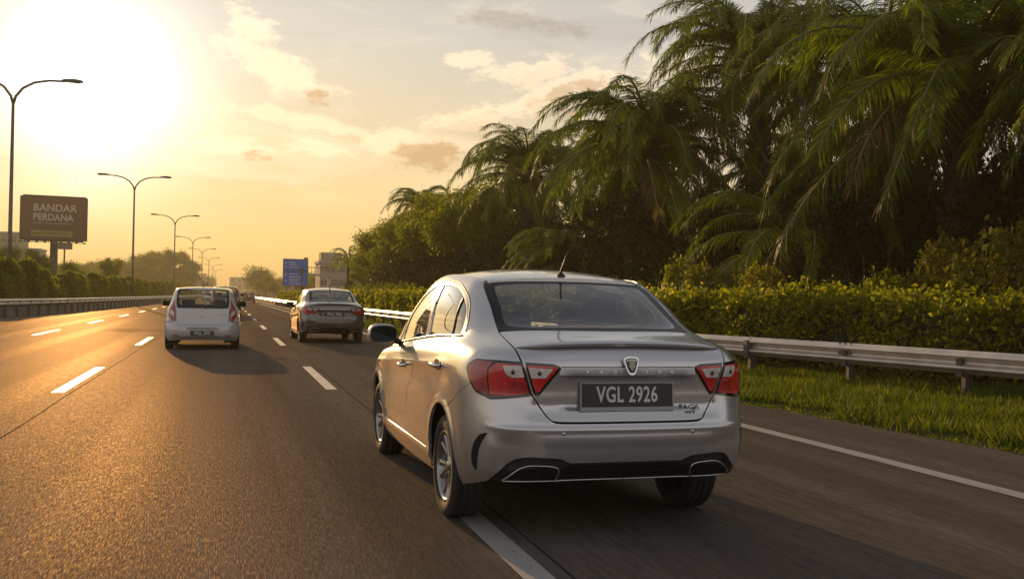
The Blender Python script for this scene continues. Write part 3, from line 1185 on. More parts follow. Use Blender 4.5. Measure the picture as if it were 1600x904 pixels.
    body = [('P', .603, .535, 1.119), ('P', .578, .81, 1.262), ('P', .551, 1.095, 1.397), ('P', .521, 1.125, 1.414), ('UV', 3.6, 10), ('UV', 5, 10), ('UV', 7, 10), ('UV', 9, 10), ('UV', 10.4, 10),
            ('UV', 10.4, 9), ('UV', 10.4, 7.05), ('UV', 10.9, 6.4), ('UV', 11.0, 5), ('UV', 11.0, 4.0), ('S', 3.72, .48)] + \
        arc_pts(3.31, .315, .362, 20, 199, 22) + [('S', 2.90, .205), ('S', 1.26, .205)] + arc_pts(.86, .315, .362, -17, 104, 14) + \
        [('P', .865, .748, .661), ('P', .817, .301, .841), ('P', .60, .10, .90), ('R', .547, .80), ('R', .602, .968), ('R', .615, 1.03), ('P', .615, .30, 1.065), ('P', .608, .50, 1.108)]
    body_uv = O(body)
    bs = panel_mesh(M, body_uv, [ap], step=st, mat=pm, name='body_side', thick=.02)
    both('body_side', bs, root)
    # --- windows (openings in the doors)
    fw_pts = [('P', .775, 2.43, .972), ('P', .76, 2.66, .968), ('P', .722, 2.64, 1.09, 's'), ('P', .697, 2.56, 1.20, 's'), ('P', .668, 2.36, 1.308, 's'), ('P', .652, 2.05, 1.372, 's'), ('P', .650, 1.885, 1.380),
              ('P', .71, 1.825, 1.22), ('P', .766, 1.785, 1.03)]
    rw_pts = [('P', .764, 1.715, 1.036), ('P', .70, 1.735, 1.26), ('P', .646, 1.765, 1.386), ('P', .643, 1.55, 1.384, 's'), ('P', .645, 1.34, 1.365, 's'), ('P', .655, 1.19, 1.328, 's'), ('P', .675, 1.01, 1.262, 's'), ('P', .705, .90, 1.18, 's'), ('P', .745, .835, 1.084)]
    fw, rw = O(fw_pts), O(rw_pts)
    both('front_door', panel_mesh(M, fd, [fw], step=st, mat=pm, name='front_door', thick=.02), root)
    both('rear_door', panel_mesh(M, rd, [rw], step=st, mat=pm, name='rear_door', thick=.02), root)
    doors = [o for o in root.children if o.name.split('.')[0] in ('front_door', 'rear_door')]
    gf = panel_mesh(M, grow(fw_pts, .008), off=-.007, thick=.003, step=st, mat=MATS['side_glass'], name='window')
    gr = panel_mesh(M, grow(rw_pts, .008), off=-.007, thick=.003, step=st, mat=MATS['side_glass'], name='window')
    for d in doors:
        src = gf if d.name.startswith('front') else gr
        left = sum(v.co.x for v in list(d.data.vertices)[:20]) < 0
        link('window', mirror_mesh(src) if left else src, d)
    # divider bar in the rear window, black pillar tapes, belt moulding, handles, mirrors
    for s in ('', '-'):
        d = O([(s + 'P', .665, 1.122, 1.304), (s + 'P', .71, 1.085, 1.19, 's'), (s + 'P', .754, 1.05, 1.078)], closed=False)
        tube_on(M, d, .011, -.004, blk, 'window_bar', root, flat=.5)
        bt = O([(s + 'P', .772, 2.78, .944), (s + 'P', .768, 2.0, 1.007, 's'), (s + 'P', .765, 1.4, 1.052, 's'), (s + 'P', .748, .80, 1.078)], closed=False)
        tube_on(M, bt, .0095, .003, MATS['chrome'], 'belt_moulding', root, flat=.6)
        rr_ = O([(s + 'P', .80, 2.70, .95), (s + 'P', .735, 2.73, 1.06, 's'), (s + 'P', .69, 2.60, 1.22, 's'), (s + 'P', .652, 2.38, 1.345, 's'), (s + 'P', .628, 2.12, 1.411, 's'), (s + 'P', .622, 1.83, 1.425, 's'), (s + 'P', .626, 1.55, 1.417, 's'),
                 (s + 'P', .630, 1.33, 1.393, 's'), (s + 'P', .650, 1.05, 1.310, 's'), (s + 'P', .690, .87, 1.195, 's'), (s + 'P', .735, .785, 1.105)], closed=False)
        tube_on(M, rr_, .006, .0, blk, 'door_seal', root, flat=.6)
        bp = O([(s + 'P', .648, 1.808, 1.392), (s + 'P', .70, 1.755, 1.25), (s + 'P', .766, 1.722, 1.03)], closed=False)
        tube_on(M, bp, .012, -.003, blk, 'pillar_trim', root, flat=.4)
    hd = {}
    for nm, hy, hz in (('rear', .985, .893), ('front', 2.13, .822)):
        for s in (-1, 1):
            u, v = M.find('S', hy, hz)
            p, n = M.ev(np.array([u]), np.array([v]))
            p, n = Vector(p[0]), Vector(n[0])
            mb = MB()
            # bowl
            pts = []
            for k in range(16):
                a = 2 * math.pi * k / 16
                pts.append((0.085 * math.cos(a), 0.034 * math.sin(a)))
            mb.prism([(x_, z_) for x_, z_ in pts], 'X', 0.0, 0.0015)
            q = n.to_track_quat('X', 'Z').to_matrix().to_4x4()
            T = Matrix.Translation(p) @ q
            if s < 0:
                T = Matrix.Diagonal((-1, 1, 1, 1)) @ T
            dr = [d for d in doors if d.name.startswith(nm) and (sum(v_.co.x for v_ in list(d.data.vertices)[:20]) < 0) == (s < 0)][0]
            m1 = MB().add([T @ Vector(v_) for v_ in mb.V], mb.F)
            m1.build('handle_recess', MATS['recess'] if 'recess' in MATS else blk, dr)
            hb = MB().tube([(0.004, -0.095, 0), (0.030, -0.080, 0), (0.034, 0, 0.002), (0.030, 0.080, 0), (0.004, 0.095, 0)], [.010, .0125, .0135, .0125, .010], 10)
            m2 = MB().add([T @ Vector(v_) for v_ in hb.V], hb.F, True)
            m2.build('door_handle', MATS['chrome'], dr)
    # door mirrors
    for s in (-1, 1):
        bm = bmesh.new()
        bmesh.ops.create_icosphere(bm, subdivisions=3, radius=1)
        for v in bm.verts:
            c = v.co
            k = 3.6
            r = (abs(c.x) ** k + abs(c.y) ** k + abs(c.z) ** k) ** (1 / k)
            c /= r
            c.x *= 0.110 * (1 - 0.12 * (c.z > 0) * c.z)
            c.z *= 0.074
            c.y = c.y * (0.09 if c.y > 0 else 0.035)
        mb = MB().add([v.co[:] for v in bm.verts], [[v.index for v in f.verts] for f in bm.faces], True) if bm.verts.index_update() is None else None
        bm.free()
        mr = mb.build('door_mirror', pm, root, loc=(s * .925, 2.66, 1.015))
        mr.rotation_euler = (0, 0, rad(-8) * s)
        arm = MB().tube([(-s * .10, .02, -.05), (-s * .165, .03, -.075)], [.026, .022], 8)
        arm.build('mirror_arm', blk, mr)
        bz = []
        for k in range(28):
            a = 2 * math.pi * k / 28
            cc, ss_ = math.cos(a), math.sin(a)
            kk = (abs(cc) ** 3 + abs(ss_) ** 3) ** (-1 / 3)
            bz.append((0.104 * cc * kk, 0.062 * ss_ * kk))
        MB().prism(bz, 'Y', -.040, -.030).build('mirror_bezel', blk, mr)
        MB().prism([(a * .93, b * .92) for a, b in bz], 'Y', -.0425, -.0405).build('mirror_glass', MATS['mirror'], mr)
    # --- roof
    ny, nx = 26, 24
    yy = np.linspace(0, 1, ny)
    V = []
    for i, t in enumerate(yy):
        us = 3.0 + (10.4 - 3.0) * t
        e = M.base(np.array([us]), np.array([10.0]))[0]
        # centre line point of same fraction
        y_c = 1.10 + (2.42 - 1.10) * t
        z_c = spec.get('roofz', np.interp)(y_c, [1.10, 1.25, 1.45, 1.75, 2.05, 2.30, 2.42], [1.440, 1.468, 1.493, 1.512, 1.508, 1.480, 1.452])
        for k in range(nx + 1):
            a = -1 + 2 * k / nx
            w = abs(a) ** 2.2
            xe = e[0] - .012
            V.append((a * xe, y_c * (1 - w) + e[1] * w, (z_c - .0) * (1 - abs(a) ** 2.4) + (e[2] - .004) * abs(a) ** 2.4))
    F = [(i * (nx + 1) + k, i * (nx + 1) + k + 1, (i + 1) * (nx + 1) + k + 1, (i + 1) * (nx + 1) + k) for i in range(ny - 1) for k in range(nx)]
    # turned-down edges
    Vn = list(V)
    loop = [k for k in range(nx + 1)] + [(i + 1) * (nx + 1) - 1 for i in range(1, ny)] + [(ny - 1) * (nx + 1) + k for k in reversed(range(nx))] + [i * (nx + 1) for i in reversed(range(1, ny - 1))]
    b0 = len(Vn)
    for i in loop:
        Vn.append((V[i][0], V[i][1], V[i][2]))
    b1 = len(Vn)
    for i in loop:
        Vn.append((V[i][0] * 1.0, V[i][1], V[i][2] - .025))
    n = len(loop)
    for i in range(n):
        j = (i + 1) % n
        F.append((b0 + i, b0 + j, b1 + j, b1 + i))
    me = mesh_np('roof_panel', Vn, F, True)
    bm = bmesh.new(); bm.from_mesh(me); bmesh.ops.recalc_face_normals(bm, faces=bm.faces[:]); bm.to_mesh(me); bm.free()
    link('roof_panel', me, root, pm)
    # ditch mouldings beside the roof
    for s in (-1, 1):
        uu = np.linspace(3.2, 10.3, 40)
        P = M.base(uu * 1.0, np.full(40, 10.0))
        P[:, 0] *= s
        mb = MB().tube([(p[0] - s * .006, p[1], p[2] - .012) for p in P], .010, 6)
        mb.build('roof_seal', blk, root)
    # --- rear screen
    rs = O(sym([('P', 0, .462, 1.128), ('P', .30, .468, 1.127), ('P', .50, .50, 1.122, 's'), ('P', .594, .545, 1.122), ('P', .572, .81, 1.262), ('P', .545, 1.075, 1.390, 's'), ('P', .515, 1.09, 1.402),
                ('P', .35, 1.08, 1.418), ('P', 0, 1.07, 1.427)]))
    rin = O(sym([('P', 0, .500, 1.150), ('P', .30, .505, 1.149), ('P', .47, .535, 1.145, 's'), ('P', .538, .60, 1.165, 's'), ('P', .515, .81, 1.265), ('P', .492, 1.02, 1.372, 's'), ('P', .455, 1.045, 1.390, 's'),
                 ('P', .30, 1.043, 1.402), ('P', 0, 1.04, 1.410)]))
    fr = link('rear_screen_border', panel_mesh(M, rs, [rin], off=-.008, thick=.006, step=st, mat=MATS['frit'], name='rear_screen_border'), root)
    link('rear_screen', panel_mesh(M, rin, off=-.008, thick=.003, step=st, mat=MATS['rear_glass'], name='rear_screen'), root)
    # --- front end, hood, windscreen
    ho = O(sym([('UV', 13, 6.05), ('UV', 12, 6.05), ('UV', 11.05, 6.15), ('UV', 10.95, 6.42), ('UV', 10.5, 7.0), ('UV', 13, 7.0)])) if False else None
    half = [('UV', 10.42, 7.02), ('UV', 10.92, 6.42), ('UV', 11.03, 6.1), ('UV', 12.95, 6.1), ('UV', 12.98, 7.0), ('UV', 11.8, 7.0)]
    both('hood', panel_mesh(M, O(half), step=st * 1.5, mat=pm, name='hood'), root)
    half = [('UV', 10.42, 7.05), ('UV', 12.98, 7.05), ('UV', 12.98, 9.9), ('UV', 10.42, 9.9)]
    both('windscreen', panel_mesh(M, O(half), off=-.006, step=st * 1.5, mat=MATS['clear_glass'], name='windscreen'), root)
    half = [('UV', 11.03, 5.98), ('UV', 11.03, 4.0), ('S', 3.725, .46), ('S', 3.69, .28), ('UV', 11.2, .1), ('UV', 12.98, .1), ('UV', 12.98, 5.98)]
    both('front_bumper', panel_mesh(M, O(half), step=st * 1.5, mat=pm, name='front_bumper'), root)
    # --- lamps
    lamp_o = [('R', .592, .966), ('P', .706, .159, .971), ('P', .783, .297, .971), ('P', .819, .362, .932, 's'), ('P', .817, .318, .862), ('P', .800, .255, .80, 's'), ('P', .738, .172, .768), ('R', .66, .775), ('R', .541, .789)]
    lamp_i = [('R', .577, .964), ('R', .43, .957), ('R', .392, .940, 's'), ('R', .405, .915, 's'), ('R', .495, .798, 's'), ('R', .524, .790)]
    for pts, nm in ((lamp_o, 'tail_lamp'), (lamp_i, 'boot_lamp')):
        hm = panel_mesh(M, O(pts), off=.004, thick=.012, step=st, mat=MATS['lamp_black'], name=nm)
        a, b = both(nm, hm, root)
        for o, s in ((a, ''), (b, '-')):
            if nm == 'tail_lamp':
                segs = [('lens', 'lens_red', [('P', .600, .085, .950), ('P', .70, .155, .955), ('P', .725, .19, .925, 's'), ('P', .735, .190, .85), ('P', .733, .180, .79), ('R', .665, .788), ('R', .552, .802)], .0065, 0),
                        ('lens', 'lens_deep', [('P', .718, .178, .960), ('P', .780, .292, .960), ('P', .812, .352, .930), ('P', .811, .312, .865), ('P', .795, .25, .808), ('P', .742, .184, .785), ('P', .744, .198, .86), ('P', .738, .2, .925)], .0065, 0),
                        ('reverse_lens', 'lens_clear', [('R', .598, .945), ('R', .680, .945), ('R', .668, .905, 's'), ('R', .640, .885), ('R', .580, .888)], .009, 1),
                        ('lens', 'lens_deep', [('R', .568, .865), ('R', .645, .868), ('R', .650, .805), ('R', .558, .808)], .0085, 0)]
            else:
                segs = [('lens', 'lens_red', [('R', .566, .950), ('R', .43, .945), ('R', .408, .935), ('R', .498, .812), ('R', .518, .808)], .0065, 0),
                        ('reverse_lens', 'lens_clear', [('R', .562, .938), ('R', .434, .932), ('R', .470, .886), ('R', .545, .884)], .009, 1)]
            for n2, mt, sp_, of, refl in segs:
                m2 = panel_mesh(M, O([(s + p[0],) + tuple(p[1:]) for p in sp_]), off=of, thick=.004, step=st, mat=MATS[mt], name=n2)
                link(n2, m2, o)
                if refl:
                    # bulb behind the clear lens
                    cc = np.mean([[p[1], p[2]] for p in sp_], axis=0)
                    u, v = M.find('R', cc[0], cc[1])
                    p, nn = M.ev(np.array([u if not s else -u]), np.array([v]))
                    bl = MB().lathe([(0, -.0035), (.007, -.003), (.010, 0.0), (.013, .001)], 14, 'Y')
                    bo = bl.build('bulb', MATS['bulb'], o, loc=tuple(p[0] + nn[0] * .0105))
    # --- boot furniture: chrome bar, badge, letters, plate
    bar = O(sym([('R', 0, .902), ('R', .395, .904), ('R', .385, .938), ('R', 0, .938)]))
    barp = link('chrome_bar', panel_mesh(M, bar, off=.010, thick=.012, step=st, mat=MATS['satin_silver'], name='chrome_bar'), root)
    for zz in (.941, .899):
        gl_ = O([('-R', .385, zz), ('R', 0, zz), ('R', .385, zz)], closed=False)
        tube_on(M, gl_, .0035, .0, MATS['dark_void'], 'bar_seam_shadow', root, n=6, flat=.5)  # dark strips for the seams and the painted shadow under the bar
    if hi:
        for x, ch in zip((-.243, -.165, -.088, .098, .172, .246), 'PROTON'):
            u, v = M.find('R', abs(x), .917)
            p, nn = M.ev(np.array([u if x > 0 else -u]), np.array([v]))
            me = text_mesh(ch, .021, .0015, 1.15, 1.0, bold=.0003)
            me.materials.clear(); me.materials.append(MATS['satin_chrome'])
            t = link('letter', me, barp, loc=tuple(p[0] + nn[0] * .0125))
            t.rotation_euler = (rad(-6), 0, math.atan2(nn[0][0], -nn[0][1]))
        # shield badge
        def shield(w, h, dz=0):
            pts = []
            for t in np.linspace(-1, 1, 13):
                pts.append((w * t, h * (.40 + .10 * (1 - t * t)) + dz))
            for t in np.linspace(1, -1, 17)[1:-1]:
                a = abs(t)
                pts.append((w * math.copysign(1, t) * a ** .62 if t else 0, -h * .5 + h * .9 * a ** 1.7 + dz))
            return pts
        bd = MB().prism(shield(.044, .100), 'Y', -.014, .006).build('badge', MATS['chrome'], root, loc=(0, .012, .950))
        bd.rotation_euler = (rad(-10), 0, 0)
        MB().prism(shield(.036, .082, .001), 'Y', -.0155, -.0135).build('badge_field', MATS['gloss_black'], bd)
        # abstract animal head in relief: brow, cheeks, muzzle
        hm = MB()
        hm.prism([(-.020, .020), (-.008, .027), (.010, .026), (.021, .018), (.017, .004), (.020, -.006), (.010, -.016), (.003, -.028), (-.006, -.020), (-.012, -.010), (-.020, -.004), (-.015, .006)], 'Y', -.019, -.0155)
        hm.build('badge_relief', MATS['relief'], bd)
        eb = MB()
        for s in (-1, 1):
            eb.prism([(s * .004, .008), (s * .014, .013), (s * .012, .006)], 'Y', -.0198, -.0188)
        eb.prism([(-.004, -.012), (.005, -.012), (.001, -.018)], 'Y', -.0198, -.0188)
        eb.build('badge_lines', MATS['gloss_black'], bd)
        tb = MB()
        for k in range(6):
            x = -.026 + k * .0104
            z = .0325 - (k - 2.5) ** 2 * .0008
            tb.prism([(x - .0032, z - .003), (x + .0032, z - .003), (x + .0032, z + .003), (x - .0032, z + .003)], 'Y', -.0175, -.0155)
        tb.build('badge_band', MATS['chrome'], bd)
        for tx, x, z, sz, sx in (('SAGA', .372, .724, .040, 1.12), ('VVT', .372, .695, .024, 1.5)):
            u, v = M.find('R', x, z)
            p, nn = M.ev(np.array([u]), np.array([v]))
            me = text_mesh(tx, sz, .0018, sx, 1.02, bold=.0004)
            me.materials.clear(); me.materials.append(MATS['badge_grey'])
            t = link('model_badge', me, root, loc=tuple(p[0] + nn[0] * .002))
            t.rotation_euler = (rad(-4), 0, math.atan2(nn[0][0], -nn[0][1]))
    plate_part(root, spec['plate'], (0, .052, .790), .535, .128, tilt=rad(-4), size=.118, sx=.70, sp=1.06, frame=.02)
    if hi:
        for x in (-.376, .374):
            u, v = M.find('R', abs(x), .594)
            p, nn = M.ev(np.array([math.copysign(u, x)]), np.array([v]))
            so = MB().lathe([(0, -.002), (.008, -.002), (.0095, .0), (.0125, .0), (.0125, .003)], 18, 'Y')
            link('parking_sensor', so.mesh('parking_sensor', pm), root, loc=tuple(p[0] + nn[0] * .001), rot=(0, 0, math.atan2(nn[0][0], -nn[0][1])))
        for x in (-.60, ):
            pass
    # --- lip spoiler
    xs = np.linspace(-1, 1, 41)
    V, F = [], []
    prof = [(-.045, -.012), (-.050, .004), (-.035, .016), (.0, .020), (.05, .014), (.10, .0), (.10, -.012), (.03, -.014)]
    for a in xs:
        x = a * .600
        u, v = M.find('R', abs(x) if abs(x) > 1e-4 else 0.0, 1.05 - .018 * abs(a) ** 2)
        p, nn = M.ev(np.array([u]), np.array([v]))
        yb, zb = p[0][1], p[0][2]
        k = 1 - .72 * abs(a) ** 5
        for (dy, dz) in prof:
            V.append((x, yb + .02 + dy * k, zb + .004 + dz * k + .01 * k))
    m = len(prof)
    for i in range(len(xs) - 1):
        for j in range(m):
            q = i * m + j
            q2 = i * m + (j + 1) % m
            F.append((q, q2, q2 + m, q + m))
    F += [tuple(range(m)), tuple((len(xs) - 1) * m + j for j in reversed(range(m)))]
    me = mesh_np('spoiler', V, F, True)
    bm = bmesh.new(); bm.from_mesh(me); bmesh.ops.recalc_face_normals(bm, faces=bm.faces[:])
    for e in bm.edges:
        if len(e.link_faces) == 2 and e.calc_face_angle(0) > rad(42):
            e.smooth = False
    bm.to_mesh(me); bm.free()
    link('spoiler', me, root, pm)
    # --- aerial
    bz = 1.455
    base = MB().lathe([(.0, .030), (.006, .030), (.012, .020), (.026, .006), (.030, 0), (.030, -.006)], 18, 'Z')
    ae = base.build('aerial', blk, root, loc=(0.0, 1.18, bz))
    MB().tube([(0, 0, .022), (0.006, -.050, .085), (.014, -.105, .165)], [.0095, .0085, .006], 8).build('aerial_mast', blk, ae)
    # --- third brake lamp, parcel shelf, seats, dash
    MB().box(-.14, .14, .66, .70, 1.135, 1.165, .004).build('brake_lamp', MATS['lens_deep'], root)
    inn = MB()
    inn.box(-.62, .62, .58, 1.12, 1.05, 1.075)
    inn.build('parcel_shelf', MATS['interior'], root)
    for x in (-.36, .36):
        seat(root, x, 1.22, .32, .52, .58, True, 'rear_seat')
        seat(root, x, 2.02, .30, .50, .62, True, 'front_seat')
    hb = MB().box(-.12, .12, 1.19, 1.27, 1.06, 1.13, .03)
    hb.build('head_restraint', MATS['seat_fabric'], root)
    db = MB().box(-.68, .68, 2.75, 3.15, .55, .93, .05)
    db.box(-.60, .60, .95, 2.9, .25, .29)
    db.build('dashboard', MATS['interior'], root)
    sw = MB().lathe([(.175, -.012), (.187, 0), (.175, .012), (.163, 0), (.175, -.012)], 24, 'Y', (0.36, 2.60, .90))
    sw.build('steering_wheel', blk, root)
    # rear-view mirror seen through the screens
    MB().box(-.11, .11, 2.56, 2.585, 1.26, 1.32, .01).build('interior_mirror', blk, root)
    # --- inner shell behind the shut lines, wheel wells, floor
    uu = np.linspace(-12.9, 12.9, 150)
    vv = np.linspace(0.3, 7.0, 40)
    U, Vv = np.meshgrid(uu, vv)
    P, Nn = M.ev(U.ravel(), Vv.ravel())
    P = P - Nn * .045
    P[:, 2] = np.minimum(P[:, 2], 1.06)
    W_, H_ = len(uu), len(vv)
    fc = []
    for j in range(H_ - 1):
        for i in range(W_ - 1):
            q = (j * W_ + i, j * W_ + i + 1, (j + 1) * W_ + i + 1, (j + 1) * W_ + i)
            c = P[list(q)].mean(0)
            if abs(c[0]) > .55:
                if math.hypot(c[1] - .86, c[2] - .315) < .40 or math.hypot(c[1] - 3.31, c[2] - .315) < .40:
                    continue
            fc.append(q)
    link('inner_shell', mesh_np('inner_shell', P, fc, True), root, MATS['dark_void'])
    for y in (.86, 3.31):
        for s in (-1, 1):
            mb = MB()
            n = 18
            pts = [(y + .385 * math.cos(rad(-12 + 172 * i / n)), .315 + .385 * math.sin(rad(-12 + 172 * i / n))) for i in range(n + 1)]
            V = [(s * .48, a, b) for a, b in pts] + [(s * .825, a, b) for a, b in pts]
            mb.add(V, [(i, i + 1, i + n + 2, i + n + 1) for i in range(n)], True)
            mb.add([(s * .48, y - .385, .40), (s * .48, y + .385, .30), (s * .48, y + .385, .70), (s * .48, y - .385, .70)], [(0, 1, 2, 3)])
            mb.build('wheel_well', MATS['dark_void'], root)
    fl = MB()
    fl.box(-.62, .62, 1.35, 2.9, .22, .30)
    fl.box(-.60, .60, .45, 1.35, .40, .46)
    fl.box(-.30, .30, .30, .50, .34, .42, .02)
    fl.tube([(.30, .22, .33), (.32, .5, .28), (.28, 1.4, .22), (.1, 2.8, .22)], .028, 8)
    fl.tube([(-.62, .86, .29), (.62, .86, .29)], .035, 8)
    fl.build('underbody', blk, root)
    add_wheels(root, .86, 3.31, spec.get('wheel_w', .838), .300, .195)
    return root


simple('frit', (0.008, 0.008, 0.009), 0.30, spec=0.2)
simple('badge_grey', (0.09, 0.085, 0.06), 0.3, 0.3)
simple('relief', (0.30, 0.27, 0.20), 0.35, 1.0)
simple('recess', (0.16, 0.15, 0.14), 0.35, 0.6)
simple('mirror', (0.04, 0.05, 0.05), 0.02, 1.0)
simple('bulb', (0.05, 0.045, 0.04), 0.25)
simple('satin_silver', (0.78, 0.78, 0.80), 0.35, 0.1, coat=0.6)

sedan = build_sedan('silver_sedan', 'silver_paint', dict(plate='VGL 2926', hi=True))
tag(sedan, 'bright silver sedan in the right lane, large in the foreground, plate VGL 2926', 'car', 'cars on the motorway')
sedan.location = (2.105, 4.95, 0.0)
sedan.rotation_euler = (0, 0, rad(0.4))
# ------------------------------------------------------------------ hatchback body
HATCH_X = [
    [0, .30, .52, .66, .735, .765, .775, .78, .78, .78, .77, .66, .38, 0],
    [0, .30, .53, .70, .785, .812, .820, .822, .822, .822, .815, .70, .42, 0],
    [0, .30, .53, .70, .795, .826, .832, .832, .832, .832, .83, .73, .44, 0],
    [0, .30, .53, .69, .785, .822, .832, .832, .832, .832, .83, .74, .44, 0],
    [0, .30, .53, .67, .762, .806, .828, .830, .830, .830, .825, .74, .43, 0],
    [0, .30, .52, .64, .732, .785, .812, .820, .820, .818, .81, .73, .42, 0],
    [0, .30, .51, .615, .705, .760, .788, .798, .800, .795, .785, .70, .40, 0],
    [0, .29, .50, .605, .682, .732, .748, .762, .765, .755, .74, .62, .36, 0],
    [0, .28, .49, .590, .650, .690, .695, .712, .715, .705, .68, .57, .33, 0],
    [0, .28, .47, .568, .605, .632, .625, .642, .645, .635, .60, .50, .30, 0],
    [0, .27, .45, .535, .562, .575, .582, .588, .575, .565, .53, .45, .28, 0]]
HATCH_Y = [
    [.10, .10, .12, .16, .24, .38, .62, 1.2, 1.8, 2.4, 3.06, 3.40, 3.55, 3.60],
    [.03, .035, .055, .11, .22, .37, .62, 1.2, 1.8, 2.4, 3.06, 3.45, 3.62, 3.67],
    [.00, .005, .025, .08, .20, .36, .62, 1.2, 1.8, 2.4, 3.06, 3.48, 3.64, 3.69],
    [.03, .035, .05, .10, .20, .36, .62, 1.2, 1.8, 2.4, 3.06, 3.46, 3.63, 3.68],
    [.045, .05, .065, .11, .20, .36, .62, 1.2, 1.8, 2.4, 3.05, 3.42, 3.60, 3.65],
    [.06, .065, .08, .12, .21, .36, .62, 1.2, 1.8, 2.4, 3.02, 3.36, 3.54, 3.59],
    [.08, .085, .10, .14, .23, .38, .63, 1.2, 1.8, 2.4, 2.95, 3.20, 3.42, 3.46],
    [.11, .115, .13, .17, .26, .41, .65, 1.2, 1.8, 2.4, 2.70, 2.78, 2.88, 2.92],
    [.17, .175, .19, .23, .32, .46, .70, 1.22, 1.8, 2.25, 2.42, 2.48, 2.56, 2.60],
    [.25, .255, .27, .31, .40, .54, .78, 1.26, 1.78, 2.05, 2.14, 2.18, 2.22, 2.25],
    [.29, .295, .31, .35, .44, .58, .82, 1.28, 1.76, 1.98, 2.06, 2.10, 2.14, 2.16]]
HATCH_Z = [
    [.22, .22, .22, .21, .20, .19, .19, .19, .19, .19, .19, .20, .20, .20],
    [.30, .30, .30, .30, .30, .30, .30, .30, .30, .30, .30, .30, .30, .30],
    [.45, .45, .45, .45, .46, .47, .48, .48, .48, .48, .48, .44, .44, .44],
    [.58, .58, .58, .59, .60, .62, .63, .63, .63, .62, .61, .55, .54, .54],
    [.74, .74, .74, .74, .75, .76, .77, .77, .76, .75, .73, .64, .63, .63],
    [.88, .88, .88, .88, .88, .89, .89, .89, .87, .86, .83, .74, .73, .73],
    [.97, .97, .97, .97, .97, .97, .97, .96, .95, .93, .91, .86, .85, .85],
    [1.05, 1.05, 1.05, 1.05, 1.05, 1.045, 1.04, 1.03, 1.01, .99, 1.0, 1.02, 1.04, 1.04],
    [1.20, 1.20, 1.20, 1.20, 1.20, 1.20, 1.20, 1.20, 1.19, 1.18, 1.19, 1.21, 1.22, 1.22],
    [1.385, 1.385, 1.382, 1.378, 1.375, 1.38, 1.39, 1.40, 1.395, 1.385, 1.375, 1.38, 1.39, 1.395],
    [1.425, 1.425, 1.42, 1.415, 1.415, 1.42, 1.43, 1.44, 1.44, 1.43, 1.42, 1.42, 1.425, 1.43]]


def hatch_disp(p):
    x, y, z = np.abs(p[..., 0]), p[..., 1], p[..., 2]
    d = np.zeros_like(x)
    rear = sst(y, 0.35, 0.22)
    d += 0.035 * sst(z, .60, .55) * sst(z, .26, .32) * rear * sst(x, .74, .60)
    d -= 0.025 * sst(x, .36, .30) * sst(z, .50, .47) * sst(z, .27, .30) * rear
    side = sst(y, 0.5, 0.9) * sst(y, 3.3, 3.0) * sst(x, 0.70, 0.78)
    d += .007 * np.exp(-((z - .84) / .02) ** 2) * side - .008 * np.exp(-((z - .76) / .05) ** 2) * side
    for ya in (0.62, 3.06):
        r = np.sqrt((y - ya) ** 2 + (z - 0.29) ** 2)
        d += 0.012 * sst(r, 0.40, 0.34) * sst(x, 0.7, 0.78) * sst(z, 0.2, 0.3)
    return d


